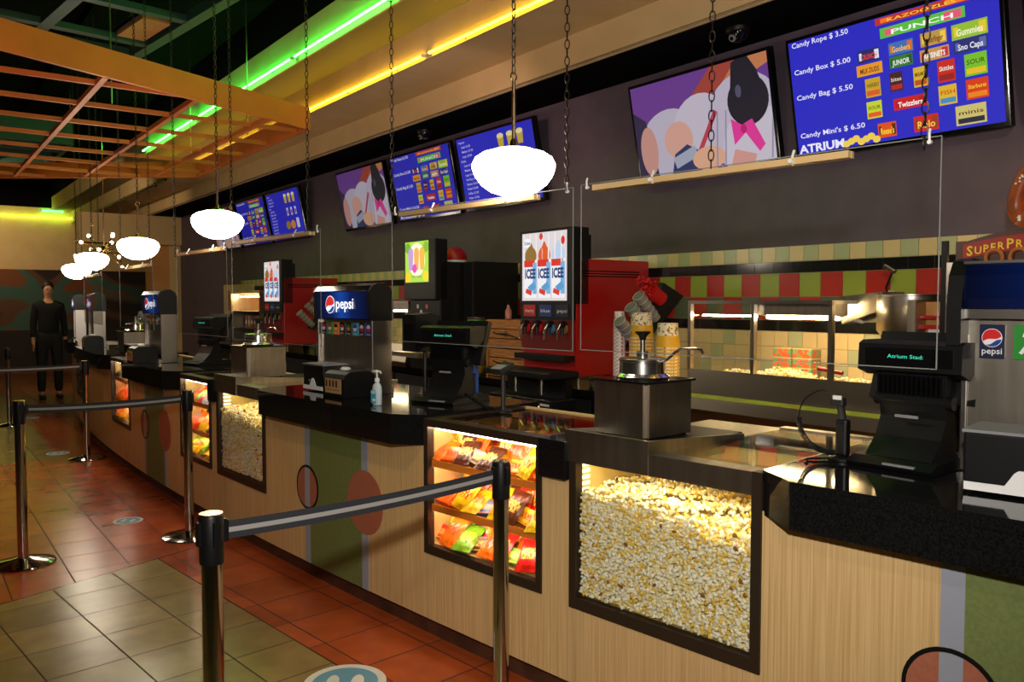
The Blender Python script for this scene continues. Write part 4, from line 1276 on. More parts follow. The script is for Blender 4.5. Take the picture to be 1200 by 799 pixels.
# popcorn warmer: steel bench, glazed hood with warm tubes
def warmer(s, label, full=True):
    t = thing('popcorn_warmer', label, 'food warmer', W(s, .75, .0), (0, 0, -WA), 'steel and glass popcorn warmers on the back bar')
    h = .57
    b = MB()
    z0 = .90 if full else .951
    if full:
        b.prism([(.0, 1.165), (.03, 1.165), (.05, 1.0), (.74, 1.0), (.74, .90), (-.03, .90), (-.055, .93), (-.04, 1.0), (-.02, 1.02)], 'y', -h - .16, h - .01, bench)
        b.prism([(-.03, .90), (.70, .90), (.70, .78), (.03, .78), (-.0, .80)], 'y', -h - .16, h - .01, bench)
    else:
        b.prism([(.0, 1.165), (.03, 1.165), (.05, 1.0), (.74, 1.0), (.74, z0), (-.03, z0), (-.04, 1.0)], 'y', -h, h - .01, bench)
    b.build('bench', t)
    b = MB()
    e = -.40 if full else -h
    for y in (h - .02, .105 - .02, e):
        b.box(-.002, .028, y - .0, y + .022, 1.165, 1.575, steel)
    b.box(.60, .62, h - .02, h, 1.0, 1.575, steel); b.box(.60, .62, e, e + .02, 1.0, 1.575, steel)
    b.box(-.004, .62, e, h, 1.560, 1.580, steel); b.build('hood_frame', t)
    b = MB(); b.prism([(.04, 1.50), (.10, 1.49), (.16, 1.50), (.16, 1.56), (.04, 1.56)], 'y', e + .01, .09, steel2); b.build('lamp_housing', t)
    b = MB(); b.cyl((.10, e + .02, 1.485), (.10, .07, 1.485), .010, ledy, n=10); b.cyl((.10, .14, 1.490), (.10, h - .03, 1.490), .006, ledy, n=10); b.box(.165, .185, e + .03, .08, 1.50, 1.52, ledy); b.build('warm_tube_and_fill_strip', t)  # the box is an added hidden strip that brightens the wall tiles
    b = MB(); b.face([(.01, .105, 1.17), (.01, h - .02, 1.17), (.01, h - .02, 1.56), (.01, .105, 1.56)], glass); b.face([(.03, h - .01, 1.17), (.60, h - .01, 1.17), (.60, h - .01, 1.56), (.03, h - .01, 1.56)], glass); b.build('glass_panel', t)
    return t
warmer(-.55, 'nearest popcorn warmer with bright warm tubes under its hood')
warmer(4.05, 'second popcorn warmer glowing yellow left of black frozen drink machine', False)
# loose popcorn in the warmer
b = MB(); rnd = random.Random(4)
for m in kmats: b.mi(m)
for i in range(1500):
    y = rnd.uniform(-1.0, 1.0); x = rnd.uniform(0, 1)
    hgt = .13 + .035 * math.exp(-((y - .25) / .22) ** 2) + .02 * math.sin(y * 9) * .5 - .05 * abs(x - .5)
    vs, fs = KS[rnd.randrange(5)]; q = Euler((rnd.random() * 6, rnd.random() * 6, rnd.random() * 6)).to_matrix()
    p = Vector((.06 + x * .48, y * .53, hgt + rnd.uniform(-.012, .012))); r = rnd.uniform(.010, .014); k = len(b.v)
    b.v += [p + q @ (v * r) for v in vs]; b.f += [tuple(a + k for a in f) for f in fs]; b.m += [rnd.choices((0, 1, 2), (40, 40, 20))[0]] * len(fs)
b.box(.07, .54, -.53, .53, .002, .105, kmats[1])
o = b.build('popcorn'); tag(o, 'loose popcorn heaped in the nearest warmer', 'popcorn', kind='stuff'); o.location = W(-.55, .75, 1.0); o.rotation_euler = (0, 0, -WA)
t = thing('popcorn_scoop', 'popcorn scoop with red handle stuck in the warmer popcorn', 'scoop', W(-.83, .60, 1.15), (0, 0, -WA))
b = MB(); b.prism([(-.03, .0), (.10, .0), (.12, -.03), (.0, -.04)], 'y', -.04, .04, steel); b.tube([(-.02, .03, -.01), (-.03, .035, .06)], .004, steel, 6); b.build('blade', t)
b = MB(); b.cyl((-.03, .035, .062), (-.03, -.11, .045), .012, mat('scoop_red', S(150, 14, 24), .3), n=10); b.build('handle', t)
# patterned popcorn boxes standing in the warmer
pb = noise_col(mat('patterned_carton', (.5, .3, .2), .5), S(214, 92, 42), S(110, 150, 110), (1, 1, 1), 26, 1, .47, .53)
for k in range(5):
    for j in range(2):
        b = MB(); b.box(-.05, .05, -.065, .065, 0, .055, pb); b.box(-.051, .051, -.066, .066, .050, .056, cream)
        o = b.build('popcorn_carton'); tag(o, 'patterned popcorn carton, %s layer from bench, %s stack in warmer' % (ORD[k], ('right', 'left')[j]), 'carton', 'patterned cartons in the warmer')
        o.location = W(-.45 + j * .14, .22, 1.001 + k * .0585); o.rotation_euler = (0, 0, -WA)

# popcorn popper: kettle, flap lid and crank
t = thing('popcorn_popper', 'steel popcorn kettle with flap lid and crank, beside the warmer', 'popcorn machine', W(-1.19, .42, 1.30), (0, 0, -WA))
b = MB(); b.lathe([(0, .10), (.145, .10), (.163, .125), (.166, .30), (.170, .303), (.170, .309), (.10, .312), (0, .312)], steel, (.0, -.0, 0), 36); b.build('kettle', t, smooth=True)
b = MB(); b.prism([(-.10, .34), (-.10, .30), (.10, .13), (.12, .14), (.12, .34)], 'x', -.14, -.125, steel2); b.M = Matrix.Identity(4)
b = MB(); b.add([(-.10, .10, .325), (-.10, .34, .30), (-.08, .34, .150), (-.08, .10, .235), (.12, .10, .325), (.12, .34, .30), (.12, .34, .150), (.12, .10, .235)], [(0, 1, 2, 3), (4, 5, 6, 7), (0, 1, 5, 4), (1, 2, 6, 5), (3, 0, 4, 7)], steel2); b.build('flap_lid', t)
b = MB(); b.box(-.02, .02, .10, .13, .22, .33, white); b.tube([(-.02, .12, .325), (-.04, .115, .345), (-.06, .07, .43)], .006, black, 6); b.cyl((-.06, .115, .46), (-.06, .055, .425), .012, chrome, n=12); b.tube([(-.06, .07, .43), (-.06, .062, .432)], .006, black, 6); b.build('crank', t)
b = MB(); b.cyl((0, 0, .02), (0, 0, .10), .09, black, n=20); b.rbox(-.10, .12, -.14, .14, -.02, .03, black, .006); b.box(-.05, .08, -.05, .05, -.299, -.02, dkgrey); b.build('heater_base', t)
b = MB(); b.tube([(.0, -.16, .22), (.0, -.16, .45)], .006, chrome, 8); b.build('hinge_rod', t)
t = thing('utensil_hook', 'thin bent steel hook rod behind the popcorn kettle', 'hook', W(-1.50, .40, .951), (0, 0, -WA))
b = MB(); b.tube([(0, 0, 0), (0, 0, .72), (0, -.01, .765), (0, -.03, .785), (0, -.055, .775), (0, -.068, .73)], .006, chrome, 8); b.cyl((0, 0, 0), (0, 0, .01), .04, steel, n=16); b.build('rod', t)
t = thing('cup_cabinet', 'small steel cabinet with red stripe between kettle and till', 'cabinet', W(-1.43, .72, .951), (0, 0, -WA))
b = MB(); b.box(.0, .24, .06, .10, 0, .63, steel2); b.box(.10, .24, -.10, .06, 0, .62, amber); b.box(.0, .24, -.125, -.10, 0, .63, steel2); b.build('body', t)
b = MB(); b.box(.04, .10, -.10, .06, .49, .51, red); b.box(.04, .10, -.10, .06, .54, .555, red); b.build('red_stripe', t)
b = MB(); b.lathe([(0, .0), (.05, .0), (.055, .25), (.055, .35), (0, .35)], steel2, (.05, -.02, .03), 20); b.box(.045, .09, -.06, .02, .40, .49, white); b.build('canister', t)

# pretzel display
t = thing('pretzel_warmer', 'black pretzel warmer with curved yellow lettered header behind right dispenser', 'food warmer', W(-1.555, .75, .951), (0, 0, -WA))
b = MB(); b.box(.10, .50, -.62, -.0, .0, .80, black); b.box(.0, .022, .030, .055, .0, .90, black); b.box(.0, .03, .0, .03, .10, .80, steel)
b.build('cabinet', t)
hd = [(0, .80), (0, .895)]
for i in range(13):
    y = -i / 12 * .62; hd.append((y, .895 + .045 * math.sin(PI * min(1, max(0, (i - 1) / 10.5)))))
hd += [(-.62, .80)]
b = MB(); b.prism(hd, 'x', .02, .10, mat('header_brown', S(70, 40, 30), .4)); h = b.build('header_sign', t)
b = MB(); q = []
for i in range(17):
    a = i / 16; q.append((-.035 - a * .55, .878 + .035 * math.sin(PI * a)))
for i in range(17):
    a = 1 - i / 16; q.append((-.035 - a * .55, .815 + .030 * math.sin(PI * a)))
b.prism(q, 'x', .012, .019, mat('sign_red', S(150, 18, 14), .4)); b.build('red_banner', h)
b = MB(); s_ = 'SUPERPRETZEL'; ylw = mat('sign_yellow', S(232, 196, 36), .4)
yy = -.052
for i, ch in enumerate(s_):
    big = ch in 'SP' and i in (0, 5); hh = .060 if big else .047
    wv = text_geo(ch, .02)[2] * hh
    a = (-yy - .035) / .55
    put_text(b, ch, ylw, (.0105, yy, .826 + .032 * math.sin(PI * min(1, a))), Y_, Z_, hh, None, .02); yy -= wv + .006
b.build('yellow_letters', h)
b = MB()
for y in (-.17, -.27): b.torus((.010, y, .815), .035, .008, mat('pretzel_print', S(170, 100, 40), .5) if 'pretzel_print' not in MATS else MATS['pretzel_print'], Matrix.Rotation(PI / 2, 4, 'Y'), 16, 6)
b.build('printed_pretzels', h)
b = MB(); b.cyl((.30, -.05, .82), (.30, -.5, .82), .012, em('warmer_top_light', (1, .62, .28), 30), n=8); b.box(.26, .34, -.52, -.03, .80, .812, steel); b.build('top_light', t)
t = thing('giant_pretzel', 'giant brown plastic pretzel standing above the lettered warmer header', 'pretzel sculpture', W(-1.89, .62, 1.862), (0, 0, -WA))
pz = noise_col(mat('baked_brown_plastic', (.2, .06, .02), .35), S(120, 52, 24), S(176, 92, 42), (1, 1, 1), 7, 3)
pts = []
for i in range(60):
    a = i / 60 * 2 * PI
    pts.append((.02 * math.sin(3 * a), .145 * math.sin(a) * (1 + .15 * math.cos(2 * a)), .17 + .13 * math.cos(a) + .03 * math.cos(2 * a)))
b = MB(); b.tube(pts, .036, pz, 12, True)
b.tube([(-.0, .10, .05), (-.03, .05, .12), (-.03, -.03, .20), (-.0, -.09, .27)], .030, pz, 12); b.tube([(.02, -.10, .05), (.03, -.05, .12), (.03, .03, .20), (.0, .09, .27)], .030, pz, 12)
b.build('dough', t, smooth=True)
b = MB()
for i in range(60):
    a = rnd.random() * 2 * PI; b.rbox(*sum([[c - .004, c + .004] for c in (-.034 + .0 * a, .145 * math.sin(a) * (1 + .15 * math.cos(2 * a)) + rnd.uniform(-.01, .01), .17 + .13 * math.cos(a) + .03 * math.cos(2 * a) + rnd.uniform(-.01, .01))], []), white, .001)
b.build('salt', t)
b = MB(); b.box(-.04, .04, -.05, .05, -.0, .02, black); b.build('foot', t)

# frozen slush machines
def ice_machine(s, label, clabel, sc=1.0):
    t = thing('slush_machine', label, 'drink machine', W(s, .80, .951), (0, 0, -WA), 'red slush machines on the back bar')
    b = MB(); b.rbox(.0, .72, -.305, .305, .09, .925, red, .006); b.build('red_body', t)
    for x in (.05, .66):
        for y in (-.27, .27):
            b = MB(); b.cyl((x, y, 0), (x, y, .09), .015, chrome, n=10); b.build('leg', t)
    b = MB(); b.rbox(-.03, .12, -.305, .315, .60, 1.15, black, .006); b.box(.12, .16, -.28, .28, .62, 1.1, black); hb = b.build('sign_box', t)
    b = MB(); p = Pic(b, .52, .50, x=-.0315)
    # 0..1 over the lit sheet
    p.h = .50
    O = []
    b.M = Matrix.Translation((0, 0.02, .88))
    p.rect(0, 0, 1, 1, (232, 220, 222))
    for k in range(7): p.rect(.03 + k * .14, .05, .06 + k * .14, .98, (244, 238, 240))
    for k, c in enumerate(((150, 112, 50), (226, 92, 40), (190, 214, 240))):
        u = .20 + k * .31
        p.k = 4; p.ell(u, .66, .135, .135, c); p.poly([(u - .07, .76), (u + .07, .76), (u + .015, .86), (u - .015, .86)], c)
        p.poly([(u - .135, .04), (u + .135, .04), (u + .15, .60), (u - .15, .60)], (248, 246, 248))
        p.rect(u - .15, .50, u + .10, .60, (222, 52, 40)); p.rect(u + .05, .10, u + .14, .56, (120, 180, 226))
        p.text('ICEE', u - .01, .335, .19, (34, 56, 120), width=.25, bold=.045, center=True)
        p.rrect(u + .03, .20, .16, .10, (90, 160, 210), .5); p.rrect(u - .04, .13, .14, .07, (222, 60, 50), -.3)
    p.k = 8; p.ell(.12, .86, .09, .07, (250, 250, 252)); p.text('Icee', .05, .83, .09, (80, 90, 130), bold=.01); p.ell(.44, .94, .04, .05, (220, 60, 50)); p.ell(.92, .86, .04, .06, (220, 50, 40))
    b.build('lit_picture', hb)
    b = MB()
    for k, (c, tx) in enumerate(((('r'), 'cherry'), (('b'), 'blue'), (('n'), 'pepsi'))):
        y = .19 - k * .19
        b.box(-.035, -.028, y - .07, y + .07, .515, .60, DM[c]); put_text(b, tx, DM['w'], (-.0358, y, .545), Y_, Z_, .035, .11, .01, True)
    b.box(-.03, .0, -.30, .30, .49, .61, black)
    b.build('flavour_cards', t)
    b = MB(); b.box(-.03, .0, -.29, .29, .28, .49, mat('dark_red_recess', S(120, 10, 14), .4) if 'dark_red_recess' not in MATS else MATS['dark_red_recess']); b.build('tap_recess', t)
    for k in range(4):
        y = .22 - k * .145
        b = MB(); b.cyl((-.03, y, .46), (-.075, y, .46), .028, black, n=14); b.cyl((-.055, y, .46), (-.055, y, .38), .014, black, n=10); b.tube([(-.07, y, .46), (-.10, y, .42), (-.10, y, .35)], .008, chrome, 8)
        b.cyl((-.001, y, .43), (-.045, y, .43), .038, [DM['r'], DM['r'], DM['c'], mat('tap_gold', S(150, 120, 60), .4) if 'tap_gold' not in MATS else MATS['tap_gold']][k], n=18)
        b.build('tap', t)
    b = MB(); b.box(-.10, .0, -.29, .29, .20, .24, black); b.build('drip_tray', t)
    b = MB()
    for k in range(3): b.box(.06 + 0 * k, .62, -.3075, -.3055, .80 + k * .018, .808 + k * .018, blackm)
    b.build('side_vent', t)
    return t
ice_machine(1.31, 'nearest red slush machine with lit sign of fruit drinks', '')
ice_machine(6.82, 'second red slush machine, seen left of the middle soda dispenser', '')
cupclear = mat('stacked_clear_cups', (.30, .29, .28), .18, .3); cupedge = mat('cup_rims', (.6, .6, .6), .2)
# slanting dispenser of cups, lids and straws fixed to the machine's side
def cup_rack(s, label, straw_label, n=3):
    t = thing('cup_dispenser', label, 'cup dispenser', W(s - .315, .62, 1.46), (0, 0, -WA), 'slanting cup dispensers on the slush machines')
    # local x towards wall, local -y away from the machine
    b = MB()
    poly = [(-.20, -.30), (.02, .30), (.30, .16), (.06, -.30)]
    b.prism([(.315, .246), (.52, .153), (.07, -.231), (-.02, -.20), (.10, -.05)], 'y', -.05, -.004, black); b.build('bracket', t)
    for k, (x, z, l) in enumerate(((-.052, -.095, .15), (.05, .0, .17), (.125, .075, .14))):
        b = MB(); a = Vector((x - .085, -.075, z + .080)); e = Vector((x + .085, -.075, z - .080))
        b.cyl(a, e, .044, cupclear, r1=.036, n=24)
        for j in range(5):
            q = a.lerp(e, j / 5); b.torus(q, .045 - .0016 * j, .0018, cupedge, (e - a).to_track_quat('Z', 'Y').to_matrix().to_4x4(), 20, 5)
        b.build('cup_sleeve', t)
    b = MB(); rr = random.Random(2); b.cyl((.14, -.08, .19), (.26, -.08, .13), .06, mat('red_spoon_plastic', S(190, 20, 26), .3) if 'red_spoon_plastic' not in MATS else MATS['red_spoon_plastic'], r1=.05, n=16)
    for j in range(60):
        x = .15 + rr.uniform(-.02, .03); z = .185 + rr.uniform(-.055, .055); y = -.08 + rr.uniform(-.05, .05); l = rr.uniform(.03, .11)
        b.cyl((x, y, z), (x - l * .8, y + rr.uniform(-.01, .01), z + l * .45), .004, red, n=5); b.sphere((x - l * .8, y, z + l * .45), .009, DM['r'], u=6, v=4)
    b.build('red_spoons', t)
    return t
cup_rack(1.0 + .005, 'slanting black holder of clear cups on nearest slush machine side', '')
cup_rack(6.52, 'slanting cup holder on the second slush machine side', '')

# stacks of popcorn tubs and cups on the back bar
tubtop = noise_col(mat('tub_popcorn_print', (.8, .7, .5), .5), S(240, 226, 190), S(150, 96, 60), (1, 1, 1), 70, 1, .55, .62)
tubyel = mat('tub_yellow', S(236, 176, 30), .5)
def tub_stack(n, s, d, z, r0, r1, h, dz, label, grp, m0=None):
    cup_stack(n, W(s, d, z), -WA, r0, r1, h, dz, [m0 or tubtop, tubyel] if m0 is None else [m0], 'popcorn_tub' if m0 is None else 'paper_cup', label, grp, True)
tub_stack(17, .565, .60, .951, .068, .082, .17, .0235, 'large yellow popcorn tub behind the nearest pump', 'tall stack of large popcorn tubs')
tub_stack(16, .27, .66, .951, .064, .076, .16, .0215, 'popcorn tub nearer the warmer', 'stack of popcorn tubs beside the warmer')
tub_stack(18, .715, .66, .951, .034, .042, .12, .0255, 'white printed cup beside the slush machine', 'white cup stack beside the popcorn tubs', cupprint)

# wooden crates with small bottles
def crate(z, h, label):
    t = thing('wooden_crate', label, 'crate', W(2.10, .62, z), (0, 0, -WA), 'two wooden crates stacked on the back bar')
    b = MB(); n = 2 if h < .27 else 3
    for k in range(3):
        z0 = .004 + k * (h / 3)
        b.rbox(0, .016, -.27, .27, z0, z0 + h / 3 - .008, darkwood, .002); b.rbox(.38, .396, -.27, .27, z0, z0 + h / 3 - .008, darkwood, .002)
        b.rbox(.016, .38, -.27, -.254, z0, z0 + h / 3 - .008, darkwood, .002); b.rbox(.016, .38, .254, .27, z0, z0 + h / 3 - .008, darkwood, .002)
    b.box(.016, .38, -.254, .254, .0, .012, darkwood); b.build('slats', t)
    for y in (-.27, .235):
        b = MB(); b.box(-.008, .0, y, y + .035, 0, h - .004, darkwood); b.build('corner_batten', t)
    b = MB(); b.tube([(-.01, .16, h * .55), (-.03, .08, h * .50), (-.03, -.06, h * .5), (-.01, -.18, h * .38)], .006, black, 6); b.box(-.03, -.008, -.03, .0, h * .44, h * .6, steel); b.build('strap_handle', t)
crate(.951, .235, 'lower wooden crate beside the red slush machine')
crate(1.188, .240, 'upper wooden crate with small bottles on top')
for k, (s, col, h, lab) in enumerate(((2.22, S(190, 120, 110), .13, 'pink syrup bottle on the upper crate'), (1.93, S(120, 60, 140), .06, 'small purple jar on the upper crate'), (1.86, S(220, 190, 120), .09, 'cream coloured bottle beside slush machine on crate'))):
    t = thing('syrup_bottle', lab, 'bottle', W(s, .5, 1.43), (0, 0, -WA))
    b = MB(); m_ = mat('bottle_colour_%d' % k, col, .25); b.lathe([(0, 0), (.028, 0), (.03, h * .5), (.012, h * .75), (.011, h * .9), (0, h * .9)], m_, n=16); b.build('body', t, smooth=True)
    b = MB(); b.cyl((0, 0, h * .88), (0, 0, h), .012, black, n=12); b.build('cap', t)
for k, (z, col, lab) in enumerate(((.951, S(190, 150, 40), 'lower yellow tin left of the wooden crates'), (1.115, S(190, 150, 40), 'middle yellow tin left of the wooden crates'), (1.28, S(60, 120, 50), 'green tin on top of the tin stack by crates'))):
    t = thing('food_tin', lab, 'tin', W(2.50, .64, z), (0, 0, -WA)); m_ = mat('tin_label_%d' % k, col, .4)
    b = MB(); b.lathe([(0, 0), (.075, 0), (.077, .004), (.077, .008), (.075, .012), (.075, .150), (.077, .154), (.077, .160), (.07, .162), (0, .162)], steel, n=28); b.build('can', t, smooth=True)
    b = MB(); b.lathe([(.0755, .02), (.0758, .021), (.0758, .142), (.0755, .143)], m_, n=28); b.build('label', t, smooth=True)

# black frozen drink machine with lit picture and dial
t = thing('frozen_drink_machine', 'tall black frozen drink machine with lit green fruit picture', 'drink machine', W(3.15, .80, .951), (0, 0, -WA))
b = MB(); b.rbox(.02, .72, -.29, .25, .0, .98, black, .01); b.build('body', t)
b = MB(); b.rbox(-.03, .10, -.29, .27, .64, 1.18, black, .008); b.build('sign_box', t)
b = MB(); b.M = Matrix.Translation((0, .03, .985)); p = Pic(b, .42, .37, x=-.0315, st=1.3)
p.rect(0, 0, 1, 1, (170, 214, 70)); p.ell(.5, .55, .36, .42, (236, 240, 200))
for u, v, c in ((.12, .12, (240, 200, 40)), (.88, .15, (240, 210, 50)), (.12, .85, (110, 170, 50)), (.9, .85, (130, 180, 50))): p.ell(u, v, .12, .13, c)
for u, c in ((.25, (190, 150, 210)), (.50, (235, 170, 90)), (.74, (232, 180, 70))):
    p.poly([(u - .08, .30), (u + .08, .30), (u + .11, .68), (u - .11, .68)], c); p.ell(u, .72, .11, .13, c)
p.ell(.42, .34, .10, .11, (220, 80, 180)); p.text('Lemonade', .30, .12, .09, (60, 110, 70), width=.4, bold=.01)
b.build('lit_picture', t)
b = MB()
for y, z, c in ((.10, .58, 'w'), (-.06, .58, 'o'), (.04, .53, 'w'), (.10, .47, 'c'), (-.06, .47, 'r'), (.04, .41, 'o')):
    b.face([(-.003 + .021, y + .022 * math.cos(2 * PI * k / 14), z + .022 * math.sin(2 * PI * k / 14)) for k in range(14)], DM[c])
b.build('round_labels', t)
b = MB(); b.lathe([(0, 0), (.07, 0), (.075, .02), (.06, .03), (0, .03)], mat('glass_bowl_yellow', S(150, 150, 70), .3), n=24); b.M = Matrix.Identity(4)
o = b.build('round_dial', t); o.location = (.02, -.02, .26); o.rotation_euler = (0, R(-90), 0)
b = MB(); b.box(-.20, .02, -.28, .20, .13, .17, steel2); b.build('drip_shelf', t)
b = MB(); b.sphere((.40, .06, 1.03), .115, red, sz=.95, u=24, v=14); b.cyl((.40, .06, .978), (.40, .06, 1.03), .113, white, n=24); b.build('red_dome', t, smooth=True)
t = thing('black_refrigerator', 'black box machine between frozen drink machine and wooden crates', 'drink machine', W(2.78, .55, .951), (0, 0, -WA))
b = MB(); b.rbox(.0, .50, -.10, .06, 0, .98, black, .006); b.build('body', t); b = MB(); b.box(-.004, .0, -.08, .04, .05, .93, blackg); b.build('door', t)

# black coffee base with chrome rings under the slush machine
t = thing('coffee_brewer', 'low black brewer with two chrome ring handles before slush machine', 'coffee machine', W(1.28, 1.10, .62), (0, 0, -WA))
b = MB(); b.rbox(-.02, .26, -.36, .42, .42, .47, black, .01); b.rbox(.02, .24, -.34, .40, .0, .28, black, .01); b.box(.18, .24, -.3, .38, .28, .42, black); b.build('body', t)
for y in (-.16, .14):
    b = MB(); b.torus((.012, y, .20), .055, .012, brass, Matrix.Rotation(PI / 2, 4, 'Y'), 24, 8); b.build('ring_handle', t)
    b = MB(); b.cyl((.08, y, .30), (.08, y, .41), .012, chrome, n=10); b.build('tap', t)
b = MB(); b.box(.018, .02, -.32, -.22, .235, .25, white); b.build('label_plate', t)
b = MB(); b.box(.03, .22, -.33, .39, -.619, 0, blackm); b.build('trolley', t)
# black till cabinet / knock box by the second till
# shelf unit with packed goods and lit cabinet, far along the back wall
t = thing('food_cabinet', 'tall glazed food cabinet with golden light, far along the back wall', 'cabinet', W(8.2, .72, .951), (0, 0, -WA))
b = MB(); b.box(.0, .60, -.62, -.58, 0, .78, steel2); b.box(.0, .60, .58, .62, 0, .78, steel2); b.box(0, .60, -.62, .62, .74, .78, barwood); b.box(.56, .60, -.58, .58, 0, .74, amber)
for z in (.0, .24, .48): b.box(.02, .56, -.58, .58, z, z + .015, steel)
b.build('frame', t)
b = MB(); b.cyl((.12, -.5, .70), (.12, .5, .70), .012, ledy, n=8); b.build('lamp', t)
for i in range(9):
    t2 = thing('snack_bag', 'brown snack bag, %s from the left inside the food cabinet' % ORD[i], 'bag', W(8.2 + .48 - i * .12, .52, 1.192 + .015), (0, 0, -WA), 'snack bags in the food cabinet')
    b = MB(); c_ = [S(150, 60, 30), S(190, 130, 50), S(90, 50, 40)][i % 3]; m_ = mat('snack_bag_%d' % i, c_, .4)
    b.prism([(-.045, 0), (.045, 0), (.04, .10), (.045, .17), (-.045, .17), (-.04, .10)], 'x', -.02, .02, m_); b.build('packet', t2)
    b = MB(); b.box(-.022, -.0205, -.025, .025, .05, .10, paper); b.build('label', t2)
t = thing('menu_board', 'pale printed board on the back wall beyond the slush machine', 'sign', W(10.6, .03, 1.45), (0, 0, -WA))
b = MB(); b.box(.0, .025, -.75, .75, -.10, .42, cream); b.build('board', t)
b = MB()
for k in range(9): b.box(-.004, 0, -.68 + k * .155, -.58 + k * .155, -.02, .32, mat('board_print_%d' % k, [S(200, 170, 150), S(160, 90, 70), S(190, 180, 170)][k % 3], .6))
b.build('printed_panels', t)
for k, (s, lab) in enumerate(((10.05, 'small brown carton on the farthest worktop'), (9.35, 'orange carton behind the farthest worktop front'))):
    t = thing('snack_carton', lab, 'carton', C(s, .55, 1.0515), (0, 0, -Cth(s))); b = MB(); b.rbox(-.08, .08, -.07, .07, 0, .16, darkwood, .003); b.build('carton', t); b = MB(); b.box(-.0815, -.080, -.04, .04, .05, .11, salmon); b.build('label', t)

# ================================================================== STANCHIONS
def stanchion(x, y, label, to=None, grp='chrome belt stanchions in the queue line', first=[None]):
    root = None
    t = thing('belt_stanchion', label, 'stanchion', (x, y, 0), (0, 0, 0), grp)
    if first[0] is None:
        b = MB(); b.lathe([(0, 0), (.172, 0), (.175, .006), (.172, .012), (.12, .026), (.06, .034), (.034, .040), (0, .040)], postchrome, n=40); o1 = b.build('base', t, smooth=True)
        b = MB(); b.cyl((0, 0, .03), (0, 0, .86), .0285, postchrome, n=32); o2 = b.build('post', t, smooth=True)
        b = MB(); b.lathe([(0, .845), (.0325, .845), (.0335, .85), (.0335, .975), (.031, .982), (0, .982)], black, n=32)
        for a in (0, PI / 2, PI, -PI / 2):
            b.box(.031 * math.cos(a) - .010, .031 * math.cos(a) + .010, .031 * math.sin(a) - .010, .031 * math.sin(a) + .010, .90, .965, black)
        o3 = b.build('head', t, smooth=True)
        b = MB(); b.cyl((0, 0, .982), (0, 0, .986), .0315, brass, n=32); o4 = b.build('top_cap', t)
        first[0] = [(o.name.split('.')[0], o.data) for o in (o1, o2, o3, o4)]
    else:
        for nm, me in first[0]:
            o = bpy.data.objects.new(nm, me); COL.objects.link(o); o.parent = t
    if to:
        d = Vector((to[0] - x, to[1] - y, 0)); u = d.normalized(); e = d.length
        side = Vector((-u.y, u.x, 0)) * .001
        b = MB(); n = 12
        def P(t_, z, o=0): 
            q = u * (.034 + (e - .068) * t_); sag = -.012 * 4 * t_ * (1 - t_)
            return q + side * o + Vector((0, 0, z + sag))
        for i in range(n):
            for z0, z1, m_ in ((.905, .923, beltm), (.923, .937, belts), (.937, .956, beltm)):
                a, c = i / n, (i + 1) / n
                b.face([P(a, z0, 1), P(c, z0, 1), P(c, z1, 1), P(a, z1, 1)], m_); b.face([P(a, z0, -1), P(c, z0, -1), P(c, z1, -1), P(a, z1, -1)], m_)
        b.build('belt', t)
        b = MB(); q = u * .036; b.M = Matrix.Translation(q) @ Matrix.Rotation(math.atan2(u.y, u.x), 4, 'Z'); b.box(-.012, .012, -.006, .006, .90, .96, black); b.build('belt_clip', t)
stanchion(.955, 2.22, 'nearest stanchion at bottom left, belt running right', (2.055, 2.225))
stanchion(2.055, 2.225, 'stanchion in front of the nearest candy case, belt arriving from left')
stanchion(1.24, 5.57, 'left stanchion of the middle pair, belt running right', (2.20, 5.46))
stanchion(2.20, 5.46, 'right stanchion of the middle pair, beside the second candy case')
stanchion(2.575, 8.92, 'far stanchion before the counter, belt running to the left edge', (1.25, 9.2))
stanchion(2.56, 12.0, 'farthest small stanchion near the far wall')
stanchion(1.25, 9.2, 'far stanchion just outside the left picture edge')

# round floor stickers
stk = mat('sticker_blue', S(90, 140, 160), .6); stw = mat('sticker_white', S(200, 200, 190), .6)
for (x, y, r, lab) in ((2.04, 6.16, .10, 'round blue floor sticker between the middle stanchion pair and far one'), (2.446, 9.44, .11, 'small round floor sticker beside the far stanchion'), (2.93, 12.6, .12, 'farthest round floor sticker'), (1.80, 2.90, .17, 'round blue and white floor sticker at the bottom edge')):
    t = thing('floor_sticker', lab, 'sticker', (x, y, .0006), (0, 0, R(-40)))
    b = MB(); n = 36
    b.prism([(r * math.cos(2 * PI * i / n), r * math.sin(2 * PI * i / n)) for i in range(n)], 'z', 0, .0012, stw); b.build('disc', t)
    b = MB(); b.prism([(r * .80 * math.cos(2 * PI * i / n), r * .80 * math.sin(2 * PI * i / n)) for i in range(n)], 'z', .0012, .0018, stk)
    for k in (-1, 1): b.prism([(k * .03 * r / .1 + r * .16 * math.cos(2 * PI * i / 12), r * .4 * math.sin(2 * PI * i / 12)) for i in range(12)], 'z', .0018, .0022, stw)
    b.build('printed_footprints', t)

